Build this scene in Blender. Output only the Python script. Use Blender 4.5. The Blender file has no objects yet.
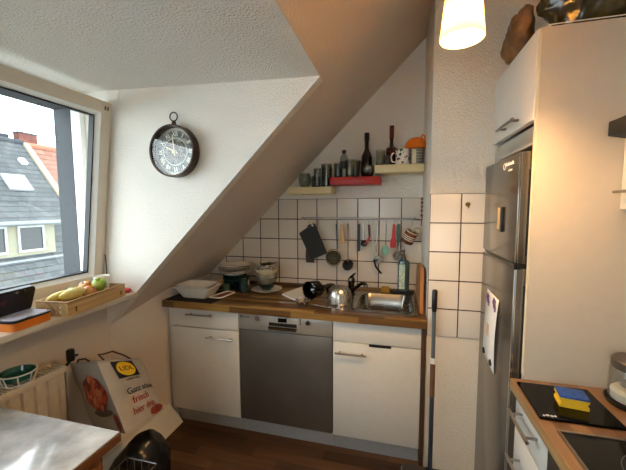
import bpy, bmesh, math, random
from mathutils import Vector, Matrix, noise
random.seed(4)
PI=math.pi
sc=bpy.context.scene
COL=sc.collection
V=Vector

# ------------------------------------------------------------------ materials
def lin(c):
    c=c.lstrip('#'); o=[]
    for i in (0,2,4):
        v=int(c[i:i+2],16)/255
        o.append(v/12.92 if v<=.04045 else ((v+.055)/1.055)**2.4)
    return (*o,1)
class N:
    def __init__(s,name):
        s.m=bpy.data.materials.new(name); s.m.use_nodes=True
        s.t=s.m.node_tree; s.n=s.t.nodes; s.l=s.t.links
        s.b=s.n['Principled BSDF']
    def add(s,t,**k):
        n=s.n.new(t)
        for a,v in k.items():
            if a.startswith('i_'):
                key=a[2:]; key=int(key) if key.isdigit() else key.replace('_',' ')
                n.inputs[key].default_value=v
            else: setattr(n,a,v)
        return n
    def lk(s,a,b): s.l.new(a,b)
    def coord(s,kind='Object',scale=(1,1,1)):
        tc=s.add('ShaderNodeTexCoord'); mp=s.add('ShaderNodeMapping'); mp.inputs['Scale'].default_value=scale
        s.lk(tc.outputs[kind],mp.inputs[0]); return mp.outputs[0]
    def ramp(s,fac,stops):
        r=s.add('ShaderNodeValToRGB'); e=r.color_ramp.elements
        e[0].position=stops[0][0]; e[0].color=stops[0][1]; e[1].position=stops[-1][0]; e[1].color=stops[-1][1]
        for p,c in stops[1:-1]:
            q=e.new(p); q.color=c
        s.lk(fac,r.inputs[0]); return r.outputs[0]
    def bump(s,h,strength=.3,dist=.002):
        b=s.add('ShaderNodeBump'); b.inputs['Strength'].default_value=strength; b.inputs['Distance'].default_value=dist
        s.lk(h,b.inputs['Height']); s.lk(b.outputs[0],s.b.inputs['Normal'])
    def math(s,op,a,b=None):
        n=s.add('ShaderNodeMath',operation=op)
        for i,x in enumerate((a,b)):
            if x is None: continue
            if isinstance(x,(int,float)): n.inputs[i].default_value=x
            else: s.lk(x,n.inputs[i])
        return n.outputs[0]
def plain(name,col,rough=.5,metal=0,var=.06,spec=.5,coat=0,bump=0,scale=30,**kw):
    s=N(name); c=lin(col)
    nz=s.add('ShaderNodeTexNoise'); nz.inputs['Scale'].default_value=scale; nz.inputs['Detail'].default_value=3
    s.lk(s.coord(),nz.inputs['Vector'])
    lo=tuple(max(0,x*(1-var)) for x in c[:3])+(1,); hi=tuple(min(1,x*(1+var)) for x in c[:3])+(1,)
    s.lk(s.ramp(nz.outputs[0],[(.3,lo),(.7,hi)]),s.b.inputs['Base Color'])
    s.b.inputs['Roughness'].default_value=rough; s.b.inputs['Metallic'].default_value=metal
    s.b.inputs['Specular IOR Level'].default_value=spec; s.b.inputs['Coat Weight'].default_value=coat
    if bump: s.bump(nz.outputs[0],bump,.002)
    for k,v in kw.items(): s.b.inputs[k.replace('_',' ')].default_value=v
    return s.m
def plaster(name,col,strength=.5):
    s=N(name); c=s.coord()
    n=s.add('ShaderNodeTexNoise'); n.inputs['Scale'].default_value=110; n.inputs['Detail'].default_value=4; s.lk(c,n.inputs[0])
    n2=s.add('ShaderNodeTexNoise'); n2.inputs['Scale'].default_value=2.2; s.lk(c,n2.inputs[0])
    b=lin(col); s.lk(s.ramp(n2.outputs[0],[(.3,tuple(x*.95 for x in b[:3])+(1,)),(.7,b)]),s.b.inputs['Base Color'])
    s.b.inputs['Roughness'].default_value=.9; s.b.inputs['Specular IOR Level'].default_value=.2
    s.bump(s.ramp(n.outputs[0],[(.42,(0,0,0,1)),(.7,(1,1,1,1))]),strength,.004)
    return s.m
def wood(name,cols,axis='X',stave=.045,length=.45,rough=.4,coat=0,grain=.62,gap=None):
    """staves running along axis, each with its own tone; cols: list of hex tones"""
    s=N(name); tc=s.add('ShaderNodeTexCoord'); sp=s.add('ShaderNodeSeparateXYZ'); s.lk(tc.outputs['Object'],sp.inputs[0])
    al={'X':0,'Y':1,'Z':2}[axis]; ac={'X':1,'Y':0,'Z':0}[axis]
    A=sp.outputs[al]; B=s.math('ADD',sp.outputs[ac],s.math('MULTIPLY',sp.outputs[2],1.0 if axis!='Z' else 0.0))
    row=s.math('FLOOR',s.math('DIVIDE',B,stave))
    w1=s.add('ShaderNodeTexWhiteNoise',noise_dimensions='1D'); s.lk(row,w1.inputs['W'])
    off=s.math('ADD',s.math('DIVIDE',A,length),s.math('MULTIPLY',w1.outputs[0],7.3))
    cell=s.math('FLOOR',off)
    cb=s.add('ShaderNodeCombineXYZ'); s.lk(row,cb.inputs[0]); s.lk(cell,cb.inputs[1])
    w2=s.add('ShaderNodeTexWhiteNoise',noise_dimensions='2D'); s.lk(cb.outputs[0],w2.inputs['Vector'])
    mp=s.add('ShaderNodeMapping'); sc3=[40,40,40]; sc3[al]=3.0; mp.inputs['Scale'].default_value=sc3; s.lk(tc.outputs['Object'],mp.inputs[0])
    nz=s.add('ShaderNodeTexNoise'); nz.inputs['Scale'].default_value=1; nz.inputs['Detail'].default_value=5; nz.inputs['Distortion'].default_value=.6; s.lk(mp.outputs[0],nz.inputs[0])
    f=s.math('ADD',s.math('MULTIPLY',w2.outputs[0],1-grain*.5),s.math('MULTIPLY',s.math('SUBTRACT',nz.outputs[0],.3),grain))
    n=len(cols); col=s.ramp(f,[(i/(n-1),lin(c)) for i,c in enumerate(cols)])
    if gap:
        fr=s.math('FRACT',s.math('DIVIDE',B,stave)); e=s.math('LESS_THAN',fr,gap)
        mx=s.add('ShaderNodeMix',data_type='RGBA'); s.lk(e,mx.inputs[0]); s.lk(col,mx.inputs[6]); mx.inputs[7].default_value=lin('#1a0f08'); col=mx.outputs[2]
    s.lk(col,s.b.inputs['Base Color']); s.b.inputs['Roughness'].default_value=rough; s.b.inputs['Coat Weight'].default_value=coat
    s.bump(nz.outputs[0],.1,.001)
    return s.m
def tiles(name,T,x0,z0,col,grout,w=.0045):
    s=N(name); g=s.add('ShaderNodeNewGeometry'); sp=s.add('ShaderNodeSeparateXYZ'); s.lk(g.outputs['Position'],sp.inputs[0])
    def d(o,c0):
        u=s.math('DIVIDE',s.math('SUBTRACT',o,c0),T); fr=s.math('FRACT',s.math('ADD',u,200.5)); return s.math('MULTIPLY',s.math('ABSOLUTE',s.math('SUBTRACT',fr,.5)),T)
    dm=s.math('MINIMUM',d(sp.outputs[0],x0),d(sp.outputs[2],z0))
    mk=s.math('LESS_THAN',dm,w/2)
    cx=s.math('FLOOR',s.math('DIVIDE',s.math('SUBTRACT',sp.outputs[0],x0),T)); cz=s.math('FLOOR',s.math('DIVIDE',s.math('SUBTRACT',sp.outputs[2],z0),T))
    cb=s.add('ShaderNodeCombineXYZ'); s.lk(cx,cb.inputs[0]); s.lk(cz,cb.inputs[1])
    wn=s.add('ShaderNodeTexWhiteNoise',noise_dimensions='2D'); s.lk(cb.outputs[0],wn.inputs['Vector'])
    c=lin(col); tone=s.ramp(wn.outputs[0],[(0,tuple(x*.93 for x in c[:3])+(1,)),(1,c)])
    mx=s.add('ShaderNodeMix',data_type='RGBA'); s.lk(mk,mx.inputs[0]); s.lk(tone,mx.inputs[6]); mx.inputs[7].default_value=lin(grout)
    s.lk(mx.outputs[2],s.b.inputs['Base Color'])
    r=s.math('ADD',s.math('MULTIPLY',mk,.6),.22); s.lk(r,s.b.inputs['Roughness'])
    mr=s.add('ShaderNodeMapRange'); mr.inputs['From Max'].default_value=.006; s.lk(dm,mr.inputs[0]); s.bump(mr.outputs[0],.3,.002)
    return s.m
def glass(name,col='#ffffff',refl=.08,rough=.0,ior=1.45,mixc=None):
    s=N(name); s.n.remove(s.b); out=s.n['Material Output']
    t=s.add('ShaderNodeBsdfTransparent'); t.inputs[0].default_value=lin(col)
    g=s.add('ShaderNodeBsdfGlossy'); g.inputs['Roughness'].default_value=rough
    fr=s.add('ShaderNodeLayerWeight'); fr.inputs[0].default_value=.5
    f=s.math('ADD',s.math('MULTIPLY',s.math('POWER',fr.outputs[1],4.5),.75),refl)
    m=s.add('ShaderNodeMixShader'); s.lk(f,m.inputs[0]); s.lk(t.outputs[0],m.inputs[1]); s.lk(g.outputs[0],m.inputs[2])
    s.lk(m.outputs[0],out.inputs[0]); return s.m
def pattern(name,cols,scale,kind='voronoi',rough=.5,stretch=(1,1,1),**kw):
    s=N(name); c=s.coord(scale=stretch)
    if kind=='voronoi':
        n=s.add('ShaderNodeTexVoronoi'); n.inputs['Scale'].default_value=scale; s.lk(c,n.inputs[0])
        w=s.add('ShaderNodeSeparateColor'); s.lk(n.outputs['Color'],w.inputs[0]); f=w.outputs[0]
    elif kind=='noise':
        n=s.add('ShaderNodeTexNoise'); n.inputs['Scale'].default_value=scale; n.inputs['Detail'].default_value=4; s.lk(c,n.inputs[0]); f=n.outputs[0]
    else:
        n=s.add('ShaderNodeTexWave',bands_direction=kind); n.inputs['Scale'].default_value=scale; s.lk(c,n.inputs[0]); f=n.outputs[1]
    s.lk(s.ramp(f,[(p,lin(h)) for p,h in cols]),s.b.inputs['Base Color']); s.b.inputs['Roughness'].default_value=rough
    for k,v in kw.items(): s.b.inputs[k.replace('_',' ')].default_value=v
    return s.m
def brushed(name,col,axis,rough=.3,metal=1.0):
    s=N(name); sc3=[3,3,3]
    for i in range(3):
        if i!=axis: sc3[i]=250
    n=s.add('ShaderNodeTexNoise'); n.inputs['Scale'].default_value=1; n.inputs['Detail'].default_value=3; s.lk(s.coord(scale=sc3),n.inputs[0])
    n2=s.add('ShaderNodeTexNoise'); n2.inputs['Scale'].default_value=5; s.lk(s.coord(),n2.inputs[0])
    c=lin(col); s.lk(s.ramp(n2.outputs[0],[(.3,tuple(x*.85 for x in c[:3])+(1,)),(.7,c)]),s.b.inputs['Base Color'])
    s.b.inputs['Metallic'].default_value=metal
    s.lk(s.math('ADD',s.math('MULTIPLY',n.outputs[0],.15),rough-.07),s.b.inputs['Roughness'])
    s.bump(n.outputs[0],.06,.001); return s.m

M={}
M['wall']=plaster('wall_plaster','#efeae1')
M['warmwall']=plaster('chimney_plaster','#ebe3d5',.5)
M['ceil']=plaster('woodchip_ceiling','#f1ede6',.9)
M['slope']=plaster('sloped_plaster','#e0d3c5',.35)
T=.1524
M['tile_b']=tiles('back_tiles',T,-.7333,1.531,'#d9d0c4','#2a1f1c',.0068)
M['tile_c']=tiles('chimney_tiles',T,.1656+T,1.3827,'#e6dfd4','#3a2d29',.006)
M['floor']=wood('dark_plank_floor',['#2a1a10','#4a3120','#63442c','#8c6742'],'X',.075,.5,.38,gap=.03)
M['top']=wood('butcher_block',['#3a240f','#644521','#886634','#aa8547'],'X',.043,.4,.35)
M['topr']=wood('butcher_block_hob_side',['#4f3a28','#6e523a','#7d6046','#947354'],'Y',.043,.5,.4)
M['edge']=wood('worktop_edge',['#8d6a40','#a58354','#b8976a'],'Y',.02,.8,.45)
M['cab']=plain('cabinet_white','#d9d5cc',.35,var=.02)
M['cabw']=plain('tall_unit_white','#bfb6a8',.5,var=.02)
M['plinth']=plain('plinth_grey','#b3b0ad',.45,var=.04)
M['brown']=plain('dark_brown_board','#4b3223',.6)
M['steel']=brushed('dishwasher_steel','#7f7b77',2,.33,.7)
M['steelp']=brushed('steel_panel','#bfbbb4',0,.32,.6)
M['fridge']=brushed('fridge_steel','#7f7870',2,.22,.75)
M['fridged']=plain('fridge_side_grey','#4e4a46',.45,metal=.3)
M['chrome']=plain('chrome','#c9c9c9',.14,metal=1,var=.02)
M['nickel']=plain('brushed_nickel','#a39c94',.3,metal=1,var=.03)
M['black']=plain('black_plastic','#0d0d0e',.35)
M['blackm']=plain('black_matt','#121212',.7)
M['blackg']=plain('black_glass','#040405',.12,var=0,spec=.25)
M['white']=plain('white_plastic','#e8e8e4',.4,var=.02)
M['ceramic']=plain('white_ceramic','#e4e0d8',.15,var=.02,coat=.3)
M['cream']=plain('cream_ceramic','#d8cfae',.25)
M['dgreen']=plain('dark_green_ceramic','#12302f',.25,coat=.3)
M['ggrey']=plain('grey_green_ceramic','#85857a',.3)
M['frame']=plain('window_frame_shaded','#d9cdbb',.4,var=.02)  # sash face in room-side shade, put into the colour beside the white bead
M['bead']=plain('window_bead_white','#f5f7f5',.3,var=.02)
M['gasket']=plain('rubber_gasket','#0a0a0c',.5)
M['pane']=glass('window_glass',refl=.04)
M['sill']=plain('sill_stone','#cfc5b4',.35,var=.05,scale=60)
M['rad']=plain('radiator_enamel','#d8cdb8',.4)
M['beige']=plain('beige_shelf','#e2d2a0',.5,var=.03)
M['redsh']=plain('red_shelf','#b3201a',.4)
M['cglass']=glass('clear_drinking_glass','#dfe3e0',refl=.07)
M['jglass']=glass('jar_glass','#f7f9f9',refl=.07)
M['wine']=plain('dark_wine_glass','#0a0a10',.07,coat=.5)
M['redgl']=plain('dark_red_glass','#3b0b10',.08,coat=.5)
M['orange']=plain('orange_enamel','#e0741a',.3)
M['slate']=pattern('slate_cladding',[(0,'#24282d'),(.5,'#343940'),(1,'#454b53')],40,'noise',.8)
M['red']=plain('red_plastic','#c01f1f',.35)
M['mint']=plain('mint_plastic','#7fb5a0',.4)
M['green']=plain('green_plastic','#3f5c4c',.4)
M['steelu']=plain('utensil_steel','#9d9a95',.22,metal=1,var=.03)
M['pinkst']=plain('copper_tinted_steel','#8f7568',.35,metal=.8)
M['woodh']=wood('light_handle_wood',['#a58457','#c7a878','#d8bb8c'],'Z',.01,.3,.5)
M['boardw']=wood('board_wood',['#7a4a22','#9a6432','#b47a42'],'Z',.03,.9,.5)
M['cratew']=wood('crate_wood',['#a8834f','#bf9b66','#cfae7b'],'Y',.012,.5,.6)
M['table']=pattern('worn_glare_table_top',[(.3,'#9ea2a6'),(.5,'#b8bcc0'),(.7,'#ccd0d3')],14,'noise',.14,Coat_Weight=.6,Coat_Roughness=.08)  # worn wood; pale grey-blue puts the sky's glare into the colour
M['tedge']=wood('table_edge_wood',['#4a2a14','#6e4322','#8a5a2e'],'Y',.01,.6,.4)
M['bag']=pattern('shopping_bag_woven',[(.3,'#9c948a'),(.7,'#b5ada2')],6,'noise',.45,Coat_Weight=.15)
M['bagside']=pattern('bag_side_print',[(.3,'#8d8278'),(.6,'#a79c90')],9,'noise',.5)
M['tomato']=pattern('tomato_print',[(0,'#5c0f0a'),(.45,'#a8231a'),(.75,'#c9452a'),(1,'#d98a5a')],38,'voronoi',.5)
M['tomred']=pattern('red_fruit_print',[(.3,'#5c1210'),(.7,'#a32a24')],30,'noise',.5)
M['navy']=plain('navy_print','#12182c',.5)
M['yel']=plain('yellow_print','#e2b80f',.5,var=.03)
M['txtdark']=plain('dark_print','#2a2a30',.6)
M['txtred']=plain('red_print','#9c1c20',.6)
M['txtw']=plain('white_print','#f0f0ec',.5)
M['sack']=plain('black_bin_liner','#0b0a0b',.28,bump=.4,scale=12)
M['darkbag']=pattern('dark_olive_bin_liner',[(.3,'#2a2310'),(.55,'#3c331a'),(.8,'#5c4c26')],7,'noise',.22,Coat_Weight=.3)
M['brownbag']=pattern('brown_paper',[(.3,'#5c3c20'),(.6,'#83592f'),(.8,'#a37a48')],16,'noise',.5)
M['spb']=pattern('blue_scourer',[(.3,'#16357c'),(.7,'#2f5cb0')],160,'noise',.9)
M['spy']=plain('yellow_foam','#e0b41c',.85,bump=.3,scale=160)
M['teal']=plain('teal_detergent','#0f4f5c',.2)
M['label']=pattern('soap_label',[(.4,'#9dc0b4'),(.6,'#c8ddd2')],60,'noise',.5)
M['appleg']=pattern('green_apple_skin',[(.35,'#6f8a2c'),(.6,'#9aa944'),(.75,'#b98a4a')],14,'noise',.25)
M['appler']=pattern('red_apple_skin',[(.35,'#b5402a'),(.55,'#c8853c'),(.7,'#d3b060')],22,'noise',.25)
M['banana']=pattern('banana_skin',[(.3,'#c9a93c'),(.6,'#d9c272'),(.8,'#dccb8c')],14,'noise',.4)
M['rtile']=None

# ------------------------------------------------------------------ mesh helpers
def NB(): return bmesh.new()
def box(b,x0,x1,y0,y1,z0,z1,bev=0,seg=2,mat=None):
    r=bmesh.ops.create_cube(b,size=1)['verts']
    m=Matrix.Translation(((x0+x1)/2,(y0+y1)/2,(z0+z1)/2))@Matrix.Diagonal((abs(x1-x0),abs(y1-y0),abs(z1-z0),1))
    if mat: m=mat@m
    bmesh.ops.transform(b,matrix=m,verts=r)
    if bev:
        es=list({e for v in r for e in v.link_edges})
        bmesh.ops.bevel(b,geom=es,offset=bev,segments=seg,affect='EDGES',profile=.5)
    return b
def lathe(b,prof,c=(0,0,0),seg=28,mat=None,arc=2*PI):
    """prof: list of (r,z) bottom to top, closed where r==0"""
    rings=[]
    m=(mat or Matrix.Identity(4))
    for r,z in prof:
        if r<1e-6: rings.append([b.verts.new(m@V((c[0],c[1],c[2]+z)))])
        else: rings.append([b.verts.new(m@V((c[0]+r*math.cos(2*PI*i/seg),c[1]+r*math.sin(2*PI*i/seg),c[2]+z))) for i in range(seg)])
    for a,d in zip(rings,rings[1:]):
        for i in range(seg):
            j=(i+1)%seg
            if len(a)==1 and len(d)==1: continue
            if len(a)==1: b.faces.new((a[0],d[j],d[i]))
            elif len(d)==1: b.faces.new((a[i],a[j],d[0]))
            else: b.faces.new((a[i],a[j],d[j],d[i]))
    return b
def tube(b,pts,r,seg=8,closed=False,cap=True):
    pts=[V(p) for p in pts]; n=len(pts); rs=r if isinstance(r,(list,tuple)) else [r]*n
    rings=[]; up=None
    for i,p in enumerate(pts):
        if closed: d=(pts[(i+1)%n]-pts[i-1])
        else: d=pts[min(i+1,n-1)]-pts[max(i-1,0)]
        d.normalize()
        if up is None:
            up=V((0,0,1)) if abs(d.z)<.9 else V((1,0,0))
        u=(up-d*up.dot(d)).normalized(); w=d.cross(u); up=u
        rings.append([b.verts.new(p+(u*math.cos(2*PI*k/seg)+w*math.sin(2*PI*k/seg))*rs[i]) for k in range(seg)])
    pr=list(zip(rings,rings[1:]))+([(rings[-1],rings[0])] if closed else [])
    for a,d in pr:
        for k in range(seg):
            j=(k+1)%seg; b.faces.new((a[k],a[j],d[j],d[k]))
    if cap and not closed:
        b.faces.new(rings[0][::-1]); b.faces.new(rings[-1])
    return b
def ringpts(c,r,n=24,ax='Z',ry=None):
    ry=ry or r; o=[]
    for i in range(n):
        a=2*PI*i/n; x=r*math.cos(a); y=ry*math.sin(a)
        o.append(V(c)+(V((x,y,0)) if ax=='Z' else V((x,0,y)) if ax=='Y' else V((0,x,y))))
    return o
def slab(b,poly,d,bev=0):
    """poly: 3D points of one face; d: thickness vector"""
    d=V(d); a=[b.verts.new(V(p)) for p in poly]; c=[b.verts.new(V(p)+d) for p in poly]
    n=len(a); fs=[b.faces.new(a),b.faces.new(c[::-1])]
    for i in range(n): fs.append(b.faces.new((a[(i+1)%n],a[i],c[i],c[(i+1)%n])))
    if bev:
        bmesh.ops.recalc_face_normals(b,faces=fs)
        bmesh.ops.bevel(b,geom=list({e for v in a+c for e in v.link_edges}),offset=bev,segments=2,affect='EDGES')
    return b
def ell(b,c,r,mat=None,sub=3):
    v=bmesh.ops.create_icosphere(b,subdivisions=sub,radius=1)['verts']
    m=Matrix.Translation(V(c))@(mat or Matrix.Identity(4))@Matrix.Diagonal((r[0],r[1],r[2],1))
    bmesh.ops.transform(b,matrix=m,verts=v); return b
W={}
def obj(name,b,mat,parent=None,recalc=True,sharp=.55):
    if recalc: bmesh.ops.recalc_face_normals(b,faces=b.faces)
    me=bpy.data.meshes.new(name); b.to_mesh(me); b.free()
    if isinstance(mat,str): mat=M[mat]
    me.materials.append(mat)
    me.shade_smooth(); me.set_sharp_from_angle(angle=sharp)
    o=bpy.data.objects.new(name,me); COL.objects.link(o)
    if parent is not None:
        me.transform(W[parent.name].inverted()); o.parent=parent; W[o.name]=W[parent.name]
    else: W[o.name]=Matrix.Identity(4)
    return o
def base(o,p):
    """move a one-mesh thing's origin to its base point"""
    o.data.transform(Matrix.Translation(-V(p))); o.location=p; W[o.name]=Matrix.Translation(V(p)); return o
def thing(name,label,cat,loc=(0,0,0),rz=0,group=None):
    o=bpy.data.objects.new(name,None); COL.objects.link(o); o.location=loc; o.rotation_euler=(0,0,rz)
    o.empty_display_size=.05
    W[o.name]=Matrix.Translation(V(loc))@Matrix.Rotation(rz,4,'Z'); o['label']=label; o['category']=cat
    if group: o['group']=group
    return o
def tag(o,label,cat,group=None):
    o['label']=label; o['category']=cat
    if group: o['group']=group
    return o
def struct(o):
    o['kind']='structure'; return o
def dup(root,loc,label,rz=None):
    r=root.copy(); COL.objects.link(r); r.location=loc; r['label']=label
    if rz is not None: r.rotation_euler=(0,0,rz)
    for ch in list(root.children):
        c=ch.copy(); COL.objects.link(c); c.parent=r
        for g in list(ch.children):
            d=g.copy(); COL.objects.link(d); d.parent=c
    return r
def text(name,s,size,mw,mat,parent,ext=.0006,align='CENTER',fn=None,sx=1):
    cu=bpy.data.curves.new('t','FONT'); cu.body=s; cu.size=size; cu.align_x=align; cu.align_y='CENTER'; cu.extrude=ext
    t=bpy.data.objects.new('t',cu); COL.objects.link(t)
    bpy.context.view_layer.update()
    me=bpy.data.meshes.new_from_object(t.evaluated_get(bpy.context.evaluated_depsgraph_get()))
    bpy.data.objects.remove(t); bpy.data.curves.remove(cu)
    b=NB(); b.from_mesh(me); bpy.data.meshes.remove(me)
    for v in b.verts: v.co.x*=sx
    if fn:
        for v in b.verts: v.co=fn(v.co)
    else: b.transform(mw)
    return obj(name,b,mat,parent,recalc=False)
def frame(o,x,y):
    """matrix with local x, y axes given and origin o"""
    x=V(x).normalized(); y=V(y); y=(y-x*y.dot(x)).normalized(); z=x.cross(y)
    m=Matrix((x,y,z)).transposed().to_4x4(); m.translation=V(o); return m

# ------------------------------------------------------------------ the room
XL=-1.65; XR=1.05; YB=2.36; YR=-1.3; ZC=2.6; YC=1.5; YD=-1.0   # dormer from YD to YC
C0=2.42
def sl(x): return x+C0
b=NB(); box(b,XL-.3,XR+.2,YR-.2,YB+.2,-.12,0); struct(obj('floor',b,'floor'))
b=NB(); box(b,XL-.3,XR+.15,YB,YB+.15,-.1,2.9); wb=struct(obj('wall_back',b,'wall'))
b=NB(); slab(b,[(-.98,YB-.007,1.531),(.166,YB-.007,1.531),(.166,YB-.007,.80),(-1.60,YB-.007,.80)],(0,.007,0))
b2=obj('tile_splashback',b,'tile_b',wb)
# chimney breast
b=NB(); box(b,.166,XR,1.806,YB,0,ZC); wc=struct(obj('wall_chimney',b,'warmwall'))
b=NB(); box(b,.1655,XR,1.800,1.8065,.775,1.535,.0015); obj('tile_panel',b,'tile_c',wc)
b=NB(); box(b,XR,XR+.15,YR,YB,0,ZC+.1); struct(obj('wall_right',b,'wall'))
# knee wall / window parapet
b=NB(); box(b,XL-.14,XL,YD-.2,YC,-.1,.958); box(b,XL-.14,XL,YC,YB,-.1,sl(XL)+.01); struct(obj('wall_left',b,'slope'))
b=NB(); slab(b,[(XL,YC+.01,.0),(-1.49,1.86,.0),(-1.49,YB,.0),(XL,YB,.0)],(0,0,.92)); struct(obj('wall_left_casing',b,'slope'))
# low front part of the dormer rear side
b=NB(); box(b,XL-.14,XL,YR,YD-.1,-.1,sl(XL)); struct(obj('wall_left',b,'slope'))
# roof slope: behind the cheek, right of the dormer and beyond the dormer's rear cheek
def slopepoly(pts,t=.12): return [ (x,y,sl(x)) for x,y in pts],(-t*.707,0,t*.707)
b=NB()
slab(b,*slopepoly([(XL-.0,YC+.06),(-.354,YC+.06),(-.354,YB+.02),(XL,YB+.02)]))
slab(b,*slopepoly([(-.354,YR),(ZC-C0,YR),(ZC-C0,YB+.02),(-.354,YB+.02)]))
slab(b,*slopepoly([(XL,YR),(-.354,YR),(-.354,YD-.1),(XL,YD-.1)]))
struct(obj('ceiling_slope',b,'slope'))
b=NB(); box(b,ZC-C0-.13,XR+.1,YR,YB+.1,ZC,ZC+.12); struct(obj('ceiling',b,'ceil'))
# dormer ceiling
b=NB(); slab(b,[(-.354,YD,2.067),(-.354,YC,2.067),(XL-.2,YC,2.123),(XL-.2,YD,2.123)],(0,0,.15)); struct(obj('ceiling_dormer',b,'ceil'))
# dormer cheek with sharp edge along the slope line
def cheek(y0,y1):
    b=NB(); slab(b,[(-.350,y0,2.07+.04),(XL-.25,y0,2.13+.04),(XL-.25,y0,sl(XL)),(XL,y0,sl(XL)),(-.352,y0,sl(-.352))],(0,y1-y0,0)); return b
struct(obj('wall_dormer',cheek(YC,YC+.0595),'wall'))
struct(obj('wall_dormer_rear',cheek(YD-.1,YD),'wall'))
# unseen rear wall, opening added to bring in front light
b=NB(); box(b,XL-.2,-.75,YR-.12,YR,0,ZC+.1); box(b,-.12,XR+.1,YR-.12,YR,0,ZC+.1); box(b,-.75,-.12,YR-.12,YR,0,.95); box(b,-.75,-.12,YR-.12,YR,2.05,ZC+.1); struct(obj('wall_rear',b,'wall'))
# skirting pipe box along the knee wall
b=NB(); slab(b,[(-1.40,.2,0),(-1.50,.2,.115),(XL,.2,.115),(XL,.2,0)],(0,1.62,0),.002); struct(obj('baseboard_left',b,'cab'))

# ------------------------------------------------------------------ window
win=bpy.data.objects.new('window_1',None); COL.objects.link(win); win['kind']='structure'; W[win.name]=Matrix.Identity(4)
b=NB()
for a in ((XL-.14,XL-.075,YC-.032,YC,.96,2.12),(XL-.14,XL-.075,YD,YD+.075,.96,2.12),(XL-.14,XL-.075,YD+.075,YC-.032,2.07,2.12),(XL-.14,XL-.02,YD+.075,YC-.032,.96,1.03),(XL-.14,XL-.075,.18,.26,1.03,2.05)):
    box(b,*a,.004)
obj('fixed_frame',b,'bead',win)
def sash(y0,y1,tilt):
    z0=1.025; z1=2.045; mem=.062; T0=Matrix.Translation((XL-.005,0,z0))@Matrix.Rotation(tilt,4,'Y')
    b=NB()
    for a in ((y1-mem,y1,0,z1-z0),(y0,y0+mem,0,z1-z0),(y0+mem,y1-mem,0,mem),(y0+mem,y1-mem,z1-z0-mem,z1-z0)):
        box(b,-.062,0,a[0],a[1],a[2],a[3],.003,mat=T0)
    f=obj('sash_frame',b,'frame',win)
    # sloping glazing bead
    b=NB(); h=z1-z0
    o=[(y0+mem,mem),(y1-mem,mem),(y1-mem,h-mem),(y0+mem,h-mem)]; k=.02
    i=[(y0+mem+k,mem+k),(y1-mem-k,mem+k),(y1-mem-k,h-mem-k),(y0+mem+k,h-mem-k)]
    va=[b.verts.new(T0@V((-.001,y,z))) for y,z in o]; vb=[b.verts.new(T0@V((-.024,y,z))) for y,z in i]; vc=[b.verts.new(T0@V((-.05,y,z))) for y,z in i]; vd=[b.verts.new(T0@V((-.05,y,z))) for y,z in o]
    for p,q in ((va,vb),(vb,vc),(vc,vd),(vd,va)):
        for n in range(4): b.faces.new((p[n],p[(n+1)%4],q[(n+1)%4],q[n]))
    obj('glazing_bead',b,'bead',f)
    b=NB()
    g=k; w=.007
    for a in ((y1-mem-g-w,y1-mem-g,mem+g,h-mem-g),(y0+mem+g,y0+mem+g+w,mem+g,h-mem-g),(y0+mem+g,y1-mem-g,mem+g,mem+g+w),(y0+mem+g,y1-mem-g,h-mem-g-w,h-mem-g)):
        box(b,-.052,-.020,*a,mat=T0)
    obj('gasket',b,'gasket',f)
    b=NB(); box(b,-.038,-.034,y0+mem+k,y1-mem-k,mem+k,h-mem-k,mat=T0); obj('glass_pane',b,'pane',f)
    b=NB(); box(b,-.1,-.062,y0+.01,y1-.01,.01,.03,mat=T0); box(b,-.072,-.062,y1-.02,y1-.006,.02,h-.02,mat=T0); obj('black_seal',b,'gasket',f)
    return f,T0,h
f,T0,h=sash(.24,YC-.008,math.radians(7.4))
b=NB()
for dy in (-.035,-.052): box(b,0,.004,YC+dy,YC+dy+.006,h-.045,h-.025,.001,mat=T0)
obj('hinge_cap',b,'brown',f)
f2,_,_=sash(YD+.02,.19,0)
b=NB(); box(b,XL-.004,XL+.012,.20,.23,1.45,1.52,.003); tube(b,[(XL+.01,.215,1.485),(XL+.045,.215,1.485),(XL+.05,.215,1.37)],.009); obj('window_handle',b,'white',f2)
# exterior reveal and eave in slate
b=NB(); box(b,-1.92,-1.80,YC-.026,YC+.1,.9,2.3); box(b,-1.92,-1.80,YD-.1,YC-.026,2.03,2.3); struct(obj('wall_outer_reveal',b,'slate'))
w2_=bpy.data.objects.new('fill_window_rear',None); COL.objects.link(w2_); w2_['kind']='structure'; W[w2_.name]=Matrix.Identity(4)  # added unseen window, there to give the room its front light
b=NB()
for a in ((-.748,-.69,.952,2.048),(-.18,-.122,.952,2.048),(-.69,-.18,.952,1.01),(-.69,-.18,1.99,2.048)): box(b,a[0],a[1],YR-.08,YR-.02,a[2],a[3],.003)
obj('fill_window_frame',b,'bead',w2_)
b=NB(); box(b,-.69,-.18,YR-.055,YR-.05,1.01,1.99); obj('glass_pane',b,'pane',w2_)
# window sill
b=NB(); box(b,XL-.02,-1.42,YD,YC-.001,.962,.99,.004); struct(obj('trim_window_sill',b,'sill'))

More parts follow.
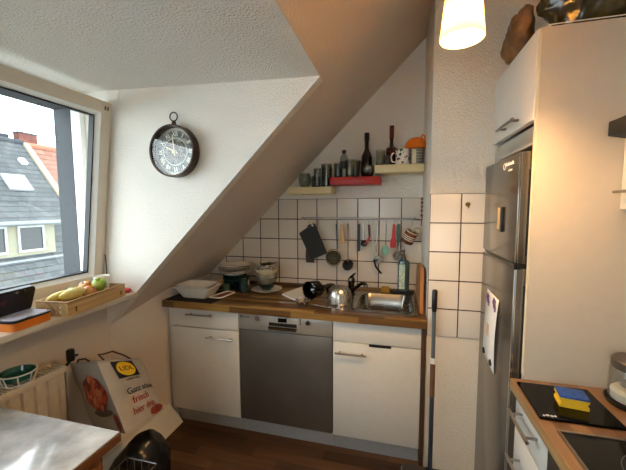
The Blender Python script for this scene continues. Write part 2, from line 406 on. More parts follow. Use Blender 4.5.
# ------------------------------------------------------------------ things on the wall: clock
ck=thing('wall_clock','round dark bronze pocket-watch style clock hanging on the white wall by the window','clock',(-1.118,1.5,1.757))
cy=1.5; R=.133
MY=Matrix.Translation((-1.118,1.5,1.757))@Matrix.Rotation(PI/2,4,'X')   # local z -> -y
pat=pattern('clock_bronze',[(.3,'#2c201a'),(.6,'#4a3629'),(.8,'#6b5240')],25,'noise',.4,Metallic=.6)
b=NB(); lathe(b,[(0,0),(R*.93,0),(R,.012),(R,.05),(R*.985,.062),(R*.93,.062),(R*.92,.05),(R*.92,.02),(0,.02)],seg=48,mat=MY); obj('case',b,pat,ck)
s=N('clock_dial'); g=s.add('ShaderNodeTexVoronoi'); g.inputs['Scale'].default_value=55; s.lk(s.coord(),g.inputs[0])
s.lk(s.ramp(g.outputs[0],[(.1,lin('#23272a')),(.45,lin('#474c4e')),(.8,lin('#827f75'))]),s.b.inputs['Base Color']); s.b.inputs['Metallic'].default_value=.3; s.b.inputs['Roughness'].default_value=.4
b=NB(); lathe(b,[(0,.021),(R*.915,.021),(R*.915,.024),(0,.024)],seg=48,mat=MY); obj('dial',b,s.m,ck)
b=NB(); lathe(b,[(R*.80,.0245),(R*.90,.0245),(R*.90,.028),(R*.80,.028),(R*.80,.0245)],seg=48,mat=MY)
lathe(b,[(R*.50,.0245),(R*.54,.0245),(R*.54,.028),(R*.50,.028),(R*.50,.0245)],seg=40,mat=MY); obj('dial_ring',b,plain('dial_pewter','#a8a498',.4,metal=.5),ck)
rom=['XII','I','II','III','IIII','V','VI','VII','VIII','IX','X','XI']
def mk_num(a,sx):
    th=PI/2-a*PI/6
    c=MY@V((math.cos(th)*R*.675,math.sin(th)*R*.675,.0262)); out=V((math.cos(th),0,math.sin(th)))
    return frame(c,V((math.sin(th),0,-math.cos(th))),out)
for a in range(12): text('numeral',rom[a],.036,mk_num(a,1),plain('dial_silver','#e2ded0',.35,metal=.4) if a==0 else bpy.data.materials['dial_silver'],ck,.0008,sx=.75)
def gear(c,r,z,n):
    b=NB(); pr=[(r*.62,z),(r*.8,z),(r*.8,z+.002),(r*.62,z+.002),(r*.62,z)]
    lathe(b,pr,c=(c[0],c[1],0),seg=n*2,mat=MY)
    for i in range(n):
        a=2*PI*i/n; box(b,-r*.1,r*.1,r*.75,r,z,z+.002,mat=MY@Matrix.Translation((c[0],c[1],0))@Matrix.Rotation(a,4,'Z'))
    for i in range(4): box(b,-r*.05,r*.05,0,r*.7,z,z+.0015,mat=MY@Matrix.Translation((c[0],c[1],0))@Matrix.Rotation(i*PI/2+.4,4,'Z'))
    return b
for c,r,z,n in (((.02,.015),.034,.026,16),((-.025,-.02),.026,.029,14),((.03,-.032),.02,.027,12),((-.028,.03),.018,.027,12)): obj('gear',gear(c,r,z,n),plain('gear_metal','#6b6255',.35,metal=.7),ck)
hm=plain('hand_brass','#cdbf9a',.4,metal=.2)
for nm,ang,L,w in (('minute_hand',math.radians(6),.092,.007),('hour_hand',math.radians(64),.066,.009)):
    b=NB(); m=MY@Matrix.Rotation(ang,4,'Z')
    slab(b,[m@V(p) for p in ((-w/2,-.022,.036),(w/2,-.022,.036),(w*.35,L*.7,.036),(0,L,.036),(-w*.35,L*.7,.036))],m.to_3x3()@V((0,0,.0015))); obj(nm,b,hm,ck)
b=NB(); lathe(b,[(0,.03),(.012,.03),(.012,.04),(.004,.042),(0,.042)],seg=20,mat=MY); obj('hub',b,hm,ck)
b=NB(); lathe(b,[(0,.053),(R*.915,.053),(R*.915,.055),(0,.055)],seg=40,mat=MY); obj('cover_glass',b,'pane',ck)
b=NB(); tube(b,[(-1.118,1.47,1.757+R-.004),(-1.118,1.47,1.757+R+.022)],[.014,.009],12); obj('crown',b,pat,ck)
b=NB(); tube(b,ringpts((-1.118,1.47,1.757+R+.042),.022,20,'Y'),.0035,8,True); obj('hanging_ring',b,pat,ck)

# ------------------------------------------------------------------ base cabinets
Y0=1.80; zt=.8167; zb=.1117
def bar(b,p,q,r=.0055,stand=.028,n=V((0,-1,0))):
    p=V(p);q=V(q);d=(q-p).normalized(); tube(b,[p,q],r,10)
    for t in (.025,-.025):
        s_=(p if t>0 else q)+d*t; tube(b,[s_,s_-n*stand],r*.8,8)
    return b
def carcass(x0,x1,parent,back=2.34,th=.018):
    b=NB()
    box(b,x0,x0+th,Y0+.021,back,zb,zt); box(b,x1-th,x1,Y0+.021,back,zb,zt); box(b,x0+th,x1-th,Y0+.021,back,zb,zb+th); box(b,x0+th,x1-th,back-.01,back,zb+th,zt)
    obj('body',b,'cab',parent)
    b=NB(); box(b,x0,x1,1.85,1.866,0,zb-.001); obj('plinth',b,'plinth',parent)
c1=thing('base_cabinet','white base cabinet with a drawer, left of the steel dishwasher','cabinet',(-1.2,2.08,0))
carcass(-1.446,-.955,c1)
b=NB(); box(b,-1.445,-.956,Y0,Y0+.019,.689,zt-.003,.002); d=obj('drawer',b,'cab',c1)
b=NB(); bar(b,(-1.315,Y0-.03,.779),(-1.125,Y0-.03,.779)); obj('handle',b,'nickel',d)
b=NB(); box(b,-1.445,-.956,Y0,Y0+.019,zb,.684,.002); d=obj('door',b,'cab',c1)
b=NB(); bar(b,(-1.175,Y0-.03,.636),(-.985,Y0-.03,.636)); obj('handle',b,'nickel',d)
b=NB(); box(b,-1.488,-1.448,Y0+.03,Y0+.045,.0,zt); obj('filler_panel',b,'cab',c1)
c2=thing('sink_cabinet','white sink base cabinet right of the steel dishwasher beside the mop','cabinet',(-.1,2.08,0))
carcass(-.351,.139,c2)
b=NB(); box(b,-.350,.139,Y0,Y0+.019,.692,zt-.003,.002); obj('front_panel',b,'cab',c2)
b=NB(); box(b,-.350,.139,Y0,Y0+.019,zb,.687,.002); d=obj('door',b,'cab',c2)
b=NB(); bar(b,(-.335,Y0-.03,.630),(-.155,Y0-.03,.630)); obj('handle',b,'nickel',d)
b=NB(); box(b,-.142,-.02,Y0-.004,Y0+.002,.678,.691,.001); obj('grip_slot',b,'black',d)
b=NB(); box(b,.141,.160,Y0-.012,2.3,.0,zt); obj('side_panel',b,'brown',c2)
# dishwasher
dw=thing('dishwasher','stainless steel built-in dishwasher between two white cabinets','dishwasher',(-.652,2.08,0))
b=NB(); box(b,-.95,-.355,Y0+.022,2.33,zb,zt-.002); obj('body',b,'fridged',dw)
b=NB(); box(b,-.951,-.354,1.85,1.866,0,zb-.001); obj('plinth',b,'plinth',dw)
b=NB(); box(b,-.951,-.354,Y0-.002,Y0+.02,zb+.004,.707,.003); obj('door',b,'steel',dw)
b=NB(); box(b,-.951,-.354,Y0-.004,Y0+.02,.711,zt-.004,.003); cp=obj('control_panel',b,'steelp',dw)
b=NB(); box(b,-.76,-.552,Y0-.012,Y0-.003,.727,.808,.004); hd=obj('grip_surround',b,plain('silver_plastic','#b4b1ab',.3,metal=.4),cp)
b=NB(); box(b,-.745,-.567,Y0-.0135,Y0-.0115,.75,.772,.001); obj('grip_recess',b,'black',hd)
b=NB(); slab(b,[(-.75,Y0-.012,.748),(-.562,Y0-.012,.748),(-.567,Y0-.026,.738),(-.745,Y0-.026,.738)],(0,0,-.009),.002); obj('grip_bar',b,'chrome',hd)
b=NB(); box(b,-.686,-.63,Y0-.0135,Y0-.0115,.776,.803,.001); obj('display',b,'blackg',hd)
MYk=lambda x,z:Matrix.Translation((x,Y0-.004,z))@Matrix.Rotation(PI/2,4,'X')
b=NB(); lathe(b,[(0,.0),(.017,0),(.016,.006),(0,.006)],seg=24,mat=MYk(-.825,.786)); obj('power_button',b,'nickel',cp)
b=NB(); lathe(b,[(0,.0),(.014,0),(.013,.012),(0,.012)],seg=24,mat=MYk(-.50,.786)); obj('selector_knob',b,'chrome',cp)
for z in (.772,.786,.800):
    for x in (-.547,): 
        b=NB(); lathe(b,[(0,0),(.004,0),(.004,.003),(0,.003)],seg=12,mat=MYk(x,z)); obj('button',b,'chrome',cp)
text('logo','BOSCH',.018,frame((-.905,Y0-.0045,.790),(1,0,0),(0,0,1)),'black',cp)
b=NB(); tube(b,ringpts((-.935,Y0-.0045,.790),.006,14,'Y'),.0012,6,True); obj('logo_ring',b,'black',cp)

# worktop with sink cut-out
b=NB()
hx0,hx1,hy0,hy1=-.245,.105,1.865,2.285; wz0,wz1=zt+.001,.862; wy0,wy1=1.768,2.352
for a in ((-1.488,hx0,wy0,wy1),(hx1,.163,wy0,wy1),(hx0,hx1,wy0,hy0),(hx0,hx1,hy1,wy1)): box(b,*a,wz0,wz1)
bmesh.ops.remove_doubles(b,verts=b.verts,dist=.0001)
wt=tag(obj('worktop',b,'top'),'long butcher-block wooden worktop under the tiled back wall','worktop')
b=NB(); box(b,-1.3,.13,2.336,2.352,.862,.885,.003); obj('upstand',b,'top',wt)
# sink
def rrect(x0,x1,y0,y1,r,z,n=5):
    o=[]
    for cx,cy_,a0 in ((x1-r,y1-r,0),(x0+r,y1-r,PI/2),(x0+r,y0+r,PI),(x1-r,y0+r,1.5*PI)):
        for i in range(n+1): a=a0+PI/2*i/n; o.append((cx+r*math.cos(a),cy_+r*math.sin(a),z))
    return o
def loft(b,loops,capend=True,capstart=False):
    L=[[b.verts.new(V(p)) for p in l] for l in loops]; n=len(L[0])
    for p,q in zip(L,L[1:]):
        for i in range(n): b.faces.new((p[i],p[(i+1)%n],q[(i+1)%n],q[i]))
    if capend: b.faces.new(L[-1])
    if capstart: b.faces.new(L[0][::-1])
    return b
b=NB(); loft(b,[rrect(-.34,.125,1.822,2.325,.03,.8625),rrect(-.34,.125,1.822,2.325,.03,.866),rrect(-.335,.12,1.827,2.32,.03,.868),rrect(-.235,.095,1.875,2.272,.06,.868),rrect(-.228,.088,1.882,2.265,.06,.861),rrect(-.220,.080,1.89,2.257,.06,.735),rrect(-.19,.05,1.92,2.227,.05,.715)])
sk=tag(obj('sink',b,brushed('sink_steel','#a5a19b',0,.25),sharp=.8),'stainless steel inset sink basin in the wooden worktop','sink')
b=NB(); lathe(b,[(0,.0),(.03,0),(.03,.004),(.02,.006),(0,.004)],c=(-.07,2.07,.716)); obj('drain',b,'chrome',sk)
# faucet
fa=thing('kitchen_faucet','dark chrome single-lever kitchen faucet behind the steel pot','faucet',(-.297,2.19,.868))
dc=plain('dark_chrome','#56524e',.18,metal=1,var=.03)
b=NB(); lathe(b,[(0,0),(.027,0),(.027,.006),(.022,.012),(.021,.075),(.025,.085),(.025,.105),(.018,.118),(0,.122)],c=(-.297,2.19,.868)); obj('body',b,dc,fa)
b=NB(); tube(b,[(-.29,2.185,.895),(-.262,2.155,.925),(-.225,2.125,.960),(-.205,2.105,.968),(-.190,2.09,.960)],[.012,.012,.011,.012,.013],12); obj('spout',b,dc,fa)
b=NB(); lathe(b,[(0,-.008),(.014,-.008),(.014,.008),(0,.008)],c=(-.189,2.089,.955),seg=16); obj('aerator',b,'chrome',fa)
b=NB(); tube(b,[(-.300,2.19,.985),(-.285,2.23,1.0),(-.28,2.25,1.003)],[.011,.008,.006],10); obj('lever',b,dc,fa)

# tall wooden board on the chimney side
b=NB(); slab(b,[(.132,1.87,.8635),(.132,2.29,.8635),(.132,2.26,1.09),(.132,1.92,1.125),(.132,1.885,1.11)],(.02,0,0),.004)
tag(obj('wooden_board',b,'boardw'),'brown wooden board standing on the worktop beside the chimney edge','board')

# ------------------------------------------------------------------ rail & utensils
rl=thing('utensil_rail','thin steel hanging rail with hooks across the tiled back wall','rail',(-.28,2.353,1.386))
b=NB(); tube(b,[(-.672,2.318,1.389),(.108,2.318,1.382)],.0065,10); obj('rod',b,'nickel',rl)
for x in (-.65,.09): 
    b=NB(); tube(b,[(x,2.318,1.386),(x,2.353,1.386)],.006,8); obj('bracket',b,'nickel',rl)
for x in (-.682,.118):
    b=NB(); ell(b,(x,2.318,1.386),(.011,.011,.011),sub=2); obj('end_cap',b,'chrome',rl)
hxs=[-.63,-.595,-.555,-.425,-.341,-.259,-.228,-.192,-.163,-.13,-.072,-.02,.0,.099]
for x in hxs:
    z=1.386-.009*(x+.67)/.78; b=NB()
    pts=[V((x,2.318+.0095*math.cos(a),z+.0095*math.sin(a))) for a in [PI*(1.0-i/6) for i in range(7)]][::-1]
    pts=[V((x,2.3085,z-.02))]+[V((x,2.318-.0095*math.cos(a),z+.0095*math.sin(a))) for a in [PI*i/6 for i in range(7)]]
    tail=[V((x,2.308,z-.022)),V((x,2.306,z-.032)),V((x,2.299,z-.036)),V((x,2.293,z-.031))]
    tube(b,pts[::-1]+tail,.0018,6); obj('hook',b,'nickel',rl)
hy=2.300
def P(x,z,y=hy): return V((x,y,z))
def hang(name,label,cat,x,z,group='utensils hanging from the rail'): return thing(name,label,cat,(x,hy,z),0,group)
def flat(b,pts,th=.008,bev=.002,y=hy): return slab(b,[(x,y,z) for x,z in pts],(0,th,0),bev)
# black cutting board
t=hang('cutting_board','black rectangular cutting board hanging tilted at the left end of the rail','cutting board',-.6,1.35)
b=NB(); flat(b,[(-.705,1.275),(-.598,1.35),(-.582,1.347),(-.492,1.137),(-.498,1.128),(-.602,1.082),(-.615,1.086)],.008,.002,hy-.004); bd=obj('board',b,plain('black_board','#0b0d0e',.6),t)
b=NB(); tube(b,ringpts((-.6,hy-.006,1.335),.006,14,'Y'),.0022,6,True); obj('hole_rim',b,'white',bd)
t=hang('paddle','brown wooden kitchen paddle hanging behind the black cutting board','paddle',-.63,1.35)
b=NB(); flat(b,[(-.645,1.33),(-.625,1.345),(-.61,1.33),(-.60,1.1),(-.59,1.055),(-.655,1.055),(-.66,1.1)],.008,.002,hy+.010); obj('blade',b,plain('dark_brown_wood','#3a2620',.6),t)
# strainer
t=hang('strainer','round wire strainer with black handle hanging beside the black cutting board','strainer',-.425,1.35)
b=NB(); flat(b,[(-.43,1.35),(-.417,1.35),(-.412,1.16),(-.421,1.16)],.006); obj('handle',b,'black',t)
b=NB(); tube(b,ringpts((-.445,hy,1.100),.056,30,'Y',.062),.0035,8,True); obj('rim',b,'steelu',t)
b=NB()
Ms=Matrix.Translation((-.445,hy,1.100))@Matrix.Scale(.93,4)@Matrix.Rotation(-PI/2,4,'X')
lathe(b,[(0,.036),(.03,.03),(.05,.014),(.058,0),(.056,.0),(.048,.012),(.029,.027),(0,.033)],seg=24,mat=Ms)
obj('mesh_bowl',b,glass('wire_mesh','#a9a795',refl=.05,rough=.4),t)
# wooden spatula
t=hang('wooden_spatula','light wooden spatula hanging between strainer and skimmer','spatula',-.385,1.35)
b=NB(); flat(b,[(-.395,1.345),(-.372,1.345),(-.368,1.26),(-.358,1.2),(-.41,1.2),(-.40,1.26)],.007,.002,hy+.006); obj('blade',b,'woodh',t)
# black ladle
def ladle(name,label,x,ztop,zb_,bx,r,hm_,bm_,dz=0):
    t=hang(name,label,'ladle' if 'ladle' in name else 'spoon',x,ztop)
    b=NB(); tube(b,[P(x,ztop),P((x*2+bx)/3,(ztop*2+zb_)/3),P(bx+.003,zb_+r*.6)],[.006,.004,.005],8); obj('handle',b,hm_,t)
    b=NB(); m=Matrix.Translation((bx,hy,zb_))@Matrix.Rotation(math.radians(35),4,'Y')@Matrix.Rotation(-PI/2,4,'X')
    lathe(b,[(0,.030),(r*.5,.026),(r*.85,.013),(r,0),(r*.93,0),(r*.8,.010),(r*.45,.022),(0,.026)],seg=24,mat=m@Matrix.Diagonal((1,1.15,1,1))); obj('bowl',b,bm_,t); return t
ladle('ladle','black ladle with reddish metal handle hanging right of the strainer',-.341,1.352,1.052,-.340,.038,'pinkst','blackm')
# peeler / knife
t=hang('kitchen_knife','knife with straight black handle hanging left of the measuring spoon','knife',-.259,1.35)
b=NB(); flat(b,[(-.269,1.35),(-.251,1.35),(-.252,1.155),(-.266,1.15)],.009); obj('sheath',b,'black',t)
t=hang('measuring_spoon','small round steel measuring spoon hanging beside the black knife','spoon',-.228,1.35)
b=NB(); tube(b,[P(-.228,1.35),P(-.226,1.24)],.004,6); obj('handle',b,'steelu',t)
b=NB(); lathe(b,[(0,.018),(.018,.012),(.024,0),(.021,0),(.015,.009),(0,.014)],seg=18,mat=Matrix.Translation((-.225,hy,1.21))@Matrix.Rotation(-PI/2,4,'X')); obj('bowl',b,dc,t)
t=hang('can_opener','dark red handled can opener hanging near the middle of the rail','can opener',-.192,1.345)
b=NB(); flat(b,[(-.2,1.345),(-.184,1.345),(-.18,1.27),(-.188,1.225),(-.195,1.27)],.009); obj('handle',b,plain('maroon_plastic','#5c1c18',.4),t)
b=NB(); flat(b,[(-.186,1.27),(-.178,1.27),(-.196,1.215),(-.22,1.20),(-.215,1.22)],.007); obj('handle',b,'red',t)
t=hang('pizza_cutter','pizza cutter with white handle and black blade guard hanging near middle','pizza cutter',-.163,1.35)
b=NB(); tube(b,[P(-.17,1.26),P(-.160,1.22),P(-.157,1.10),P(-.15,1.08)],[.005,.006,.006,.005],8); tube(b,[P(-.163,1.35),P(-.17,1.26)],.003,6); obj('handle',b,plain('pale_handle','#b9c4b8',.4),t)
b=NB(); lathe(b,[(0,0),(.028,0),(.03,.0015),(.028,.003),(0,.003)],seg=28,mat=Matrix.Translation((-.125,hy,1.098))@Matrix.Rotation(PI/2,4,'X')); obj('wheel',b,'steelu',t)
b=NB(); tube(b,[P(-.156,1.10,hy-.006),P(-.14,1.05,hy-.006),P(-.11,1.01,hy-.006),P(-.098,1.0,hy-.006)],[.006,.008,.008,.004],8); tube(b,[P(-.156,1.085,hy-.006),P(-.125,1.098,hy-.006)],[.006,.005],8); obj('guard',b,'black',t)
t=hang('wire_whisk','thin steel skewer hanging right of the pizza cutter','skewer',-.13,1.35)
t.name='skewer'; W['skewer']=W['wire_whisk']
b=NB(); tube(b,[P(-.13,1.35),P(-.135,1.25),P(-.14,1.15)],.003,6); obj('shaft',b,'steelu',t)
t=hang('mint_spoon','pale mint green plastic spoon hanging low from the rail','spoon',-.072,1.35)
t.name='cooking_spoon'; W['cooking_spoon']=W['mint_spoon']
b=NB(); tube(b,[P(-.072,1.35),P(-.074,1.2)],.003,6); obj('handle',b,glass('clear_plastic','#b8d6c8',.06,.2),t)
b=NB(); ell(b,(-.076,hy,1.165),(.026,.007,.034)); obj('bowl',b,'mint',t)
t=hang('slotted_turner','bright red plastic turner hanging beside the green handled scraper','turner',-.02,1.35)
b=NB(); flat(b,[(-.028,1.35),(-.012,1.35),(-.008,1.25),(-.003,1.235),(-.002,1.185),(-.045,1.185),(-.044,1.235),(-.035,1.25)],.008); obj('body',b,'red',t)
b=NB()
for x in (-.034,-.022,-.011): flat(b,[(x-.002,1.222),(x+.002,1.222),(x+.002,1.196),(x-.002,1.196)],.002,0,hy-.0015)
obj('slot',b,plain('dark_red','#5c0e0e',.5),t)
t=hang('potato_masher','green handled utensil with round grey scalloped head hanging near the mug','masher',.006,1.35)
b=NB(); flat(b,[(-.002,1.35),(.020,1.35),(.021,1.26),(.012,1.19),(.004,1.19),(-.002,1.26)],.010,.002,hy+.003); obj('handle',b,'green',t)
b=NB()
for i in range(6):
    a=i*PI/3; ell(b,(.008+.022*math.cos(a),hy+.004,1.13+.022*math.sin(a)),(.013,.008,.013),sub=2)
ell(b,(.008,hy+.004,1.13),(.02,.007,.02),sub=2); tube(b,[P(.008,1.19),P(.008,1.14)],.004,6); obj('head',b,plain('grey_plastic','#6e7270',.4),t)
# mug on the rail
stripe=None
def mug(name,label,c,r,h,mat,parent_rot=None,hang_=False,group=None,hdir=(1,0,0),cat='mug'):
    t=thing(name,label,cat,c,0,group)
    m=Matrix.Translation(V(c))@(parent_rot or Matrix.Identity(4))
    b=NB(); lathe(b,[(0,0),(r*.88,0),(r,.006),(r,h),(r*.93,h),(r*.93,.008),(0,.006)],seg=32,mat=m); obj('body',b,mat,t)
    b=NB(); hd=V(hdir); pts=[m@(hd*(r*.95)+V((0,0,h*.82))),m@(hd*(r+.020)+V((0,0,h*.80))),m@(hd*(r+.032)+V((0,0,h*.55))),m@(hd*(r+.022)+V((0,0,h*.25))),m@(hd*(r*.95)+V((0,0,h*.2)))]
    tube(b,pts,.0055,8); obj('handle',b,mat,t); return t
s=N('striped_mug'); tc=s.add('ShaderNodeTexCoord'); sp=s.add('ShaderNodeSeparateXYZ')
g=s.add('ShaderNodeNewGeometry')
# stripes are measured along the mug's own axis
RM=Matrix.Rotation(math.radians(-62),4,'Y')
ax=RM.to_3x3()@V((0,0,1))
vm=s.add('ShaderNodeVectorMath',operation='DOT_PRODUCT'); vm.inputs[1].default_value=ax; s.lk(tc.outputs['Object'],vm.inputs[0])
u=s.math('DIVIDE',vm.outputs['Value'],.088)
r_=s.add('ShaderNodeValToRGB'); r_.color_ramp.interpolation='CONSTANT'; e=r_.color_ramp.elements; e[0].color=lin('#5c2a18'); e[1].position=.3; e[1].color=lin('#e5dcc8')
for p,cc in ((.36,'#4a1f14'),(.44,'#e5dcc8'),(.5,'#5a2c1a'),(.58,'#e5dcc8'),(.64,'#7a3a22'),(.9,'#cdbfa0')): q=e.new(p); q.color=lin(cc)
s.lk(u,r_.inputs[0]); s.lk(r_.outputs[0],s.b.inputs['Base Color']); s.b.inputs['Roughness'].default_value=.2
RM=Matrix.Rotation(math.radians(25),4,'Y')@Matrix.Rotation(math.radians(12),4,'X')
ax=RM.to_3x3()@V((0,0,1)); vm.inputs[1].default_value=ax
mug('hanging_mug','brown and cream striped mug hanging from the right end of the rail',V((.064,2.262,1.228)),.041,.088,s.m,RM,group=None,hdir=(0.35,0.0,0))
bpy.data.objects['hanging_mug'].name='mug'; W['mug']=W['hanging_mug']
# redo its handle at the top where the hook holds it
mg=bpy.data.objects['mug']
for ch in list(mg.children):
    if ch.name.startswith('handle'): bpy.data.objects.remove(ch)
b=NB(); m=W['mug']@RM
pts=[m@V(p) for p in ((.0,0,.085),(.01,-.0,.115),(.035,0,.128),(.052,0,.105),(.04,0,.075))]
tube(b,pts,.0055,8); o=obj('handle',b,s.m,mg)

# ------------------------------------------------------------------ shelves
def shelf(label,x0,x1,z0,z1,mat,y0=2.16):
    b=NB(); box(b,x0,x1,y0,2.358,z0,z1,.002)
    return tag(base(obj('wall_shelf',b,mat),((x0+x1)/2,2.358,z0)),label,'shelf','small floating shelves')
shelf('lowest beige floating shelf at the left, under the roof slope',-.74,-.435,1.56,1.606,'beige')
shelf('bright red floating shelf in the middle holding bottles and glasses',-.444,-.112,1.618,1.668,'redsh')
shelf('upper beige floating shelf at the right holding mugs and orange pan',-.148,.16,1.688,1.738,'beige')
def tumbler(label,c,r,h,top=None,belly=0,mat='cglass',name='drinking_glass',group='drinking glasses on the shelves'):
    top=top or r; w=.0025; b=NB()
    pr=[(0,0),(r*.85,0),(r*.95,.004)]
    n=6
    for i in range(1,n+1):
        t=i/n; pr.append((r*(1-t)+top*t+belly*math.sin(PI*t),.004+(h-.004)*t))
    pr+= [(p-w,z) for p,z in pr[:2:-1]]+[(r*.9-w,.008),(0,.008)]
    lathe(b,pr,c=c,seg=24); return tag(base(obj(name,b,mat),c),label,'glass',group)
ZA,ZB,ZS=1.606,1.668,1.738
tumbler('round stemless wine glass at the left end of the lowest beige shelf',(-.635,2.22,ZA),.03,.098,.036,.012)
tumbler('plain tumbler half hidden behind the stemless wine glass on the lowest shelf',(-.575,2.30,ZA),.033,.085)
tumbler('slim straight glass in the middle of the lowest beige shelf',(-.545,2.22,ZA),.024,.13,.026)
tumbler('tall clear glass at the right end of the lowest beige shelf',(-.478,2.225,ZA),.032,.135,.036)
tumbler('tall beer glass standing behind the others on the lowest beige shelf',(-.50,2.31,ZA),.034,.17,.038)
tumbler('clear glass left of the plastic bottle on the red shelf',(-.412,2.31,ZB),.03,.11,.033)
tumbler('clear tumbler right of the plastic bottle on the red shelf',(-.312,2.20,ZB),.03,.115,.034)
tumbler('tall clear glass left of the black wine bottle on the red shelf',(-.29,2.305,ZB),.028,.125,.037)
tumbler('wide clear bowl glass in front of the black wine bottle',(-.195,2.20,ZB),.034,.07,.046,.006)
tumbler('straight clear glass at the left end of the upper shelf',(-.115,2.24,ZS),.03,.105,.032)
tumbler('small glass cup standing left of the dark red bottle on the upper shelf',(-.068,2.20,ZS),.019,.065,.021)
# glass stack at right
gs=thing('stacked_glasses','stack of banded grey cups under the orange pan on the upper shelf','cup',(.115,2.24,ZS))
gs.name='stacked_cup'; W['stacked_cup']=W['stacked_glasses']
s=pattern('banded_cup',[(0,'#6a655c'),(.4,'#8d877a'),(.6,'#b8b2a4'),(1,'#55504a')],9,'Z',.3)
b=NB(); lathe(b,[(0,0),(.034,0),(.038,.004),(.041,.05),(.039,.052),(.042,.054),(.044,.1),(.040,.1),(.036,.006),(0,.006)],c=(.115,2.235,ZS),seg=28); obj('body',b,s,gs)
b=NB(); box(b,.085,.110,2.188,2.1935,ZS+.006,ZS+.096,.001); obj('label',b,'cream',gs)
# orange pan
op=thing('orange_pot','orange enamel pan with a looped handle on top of the banded cups','pan',(.115,2.24,ZS+.101))
b=NB(); lathe(b,[(.068,0),(.076,.002),(.075,.016),(.066,.042),(.046,.064),(.02,.074),(0,.075)],c=(.112,2.235,ZS+.1015),seg=36); obj('body',b,'orange',op)
b=NB(); tube(b,[(.14,2.19,ZS+.125),(.153,2.165,ZS+.145),(.156,2.16,ZS+.168),(.146,2.165,ZS+.178),(.137,2.18,ZS+.160),(.13,2.195,ZS+.14)],.0055,8); obj('handle',b,'orange',op)
# patterned mug
fl=pattern('floral_mug',[(0,'#a03028'),(.12,'#3a5c3a'),(.25,'#2c3a52'),(.33,'#e2ddd2'),(1,'#ebe6dc')],62,'voronoi',.25)
mug('mug','white mug with a small dark and red floral pattern on the upper shelf',(.028,2.225,ZS),.047,.1,fl,hdir=(-.95,-.1,0))
# bottles
def bottle(name,label,c,prof,mat,cap=None,capm=None,lab=None,labm=None,cat='bottle',group=None):
    t=thing(name,label,cat,c,0,group); b=NB(); lathe(b,prof,c=c,seg=28); obj('body',b,mat,t)
    if cap: b=NB(); lathe(b,cap,c=c,seg=20); obj('cap',b,capm,t)
    if lab: b=NB(); lathe(b,lab,c=c,seg=28); obj('label',b,labm,t)
    return t
bottle('wine_bottle','slim black wine bottle standing on the red shelf',(-.212,2.305,ZB),[(0,0),(.034,0),(.038,.005),(.038,.13),(.035,.155),(.020,.185),(.0145,.20),(.0145,.295),(.0165,.297),(.0165,.303),(0,.303)],'wine',[(.0152,.255),(.0172,.255),(.0172,.308),(0,.308)],'black',[(.0382,.035),(.0388,.035),(.0388,.06),(.0382,.06)],plain('dark_label','#23283a',.4))
bottle('liqueur_bottle','dark red tapered bottle with long neck behind the floral mug',(-.045,2.30,ZS),[(0,0),(.034,0),(.038,.005),(.04,.10),(.036,.125),(.016,.14),(.0125,.155),(.0125,.265),(0,.265)],'redgl',[(.0135,.19),(.015,.19),(.015,.275),(0,.275)],plain('red_foil','#5c1414',.3))
bottle('water_bottle','clear plastic bottle with black cap and dark label on the red shelf',(-.358,2.225,ZB),[(0,0),(.026,0),(.029,.004),(.029,.125),(.026,.14),(.012,.16),(.012,.172),(0,.172)],'cglass',[(.013,.165),(.014,.165),(.014,.185),(0,.185)],'black',[(.0293,.065),(.0298,.065),(.0298,.11),(.0293,.11)],plain('grey_label','#3a3c3c',.4))
# soap bottle
sb=thing('dish_soap_bottle','clear dish soap bottle with pale label and teal liquid behind the sink','bottle',(.05,2.28,.868))
b=NB(); lathe(b,[(0,0),(.032,0),(.037,.005),(.038,.19),(.033,.21),(.015,.222),(.012,.235),(0,.235)],c=(.05,2.28,.868),seg=28,mat=Matrix.Translation((.05,2.28,0))@Matrix.Diagonal((1.05,.75,1,1))@Matrix.Translation((-.05,-2.28,0))); obj('body',b,plain('soap_body','#3f5a5c',.15,coat=.4),sb)
b=NB(); box(b,.018,.058,2.249,2.2525,.885,1.055,.001); obj('label',b,'label',sb)
b=NB(); tube(b,[(.05,2.28,1.10),(.05,2.28,1.135)],[.014,.006],12); tube(b,[(.05,2.28,1.132),(.05,2.28,1.148)],.005,8); tube(b,[(.055,2.28,1.148),(.03,2.26,1.146)],.006,8); obj('pump',b,'fridged',sb)
# sponge holder & sponge by the sink
b=NB(); box(b,-.04,.12,2.285,2.325,.8685,.885,.004); tag(obj('sink_tray',b,'blackm'),'black narrow tray behind the sink basin below the soap bottle','tray')
sb.location=(.05,2.306,.886-0.0005+.0); 
b=NB(); box(b,-.10,-.045,2.285,2.32,.8685,.905,.004); sp_=tag(base(obj('sponge',b,plain('ochre_sponge','#a8812a',.9,bump=.3,scale=150)),(-.07,2.3,.8685)),'small ochre yellow sponge behind the sink basin','sponge')

# ------------------------------------------------------------------ crockery on the worktop
zw=.862
b=NB(); slab(b,[(-1.475,1.775,zw+.0005),(-1.13,1.772,zw+.0005),(-1.08,2.25,zw+.0005),(-1.475,2.25,zw+.0005)],(0,0,.004),.001)
tag(obj('drying_mat',b,plain('dark_mat','#1c1512',.9,bump=.5,scale=200)),'dark brown drying mat at the left end of the worktop','mat')
zm=zw+.005
def rectbowl(label,cx,cy_,z,sx,sy,h):
    b=NB(); r=.02
    def L(k,zz,rr): return rrect(cx-sx*k,cx+sx*k,cy_-sy*k,cy_+sy*k,rr,zz)
    loft(b,[L(.6,z,r),L(.66,z+.004,r),L(.97,z+h*.93,r),L(1.0,z+h*.95,r),L(1.0,z+h,r),L(.95,z+h,r),L(.93,z+h*.9,r),L(.6,z+.008,r)],True,True)
    return tag(base(obj('rectangular_bowl',b,'ceramic'),(cx,cy_,z)),label,'bowl','white rectangular bowls')
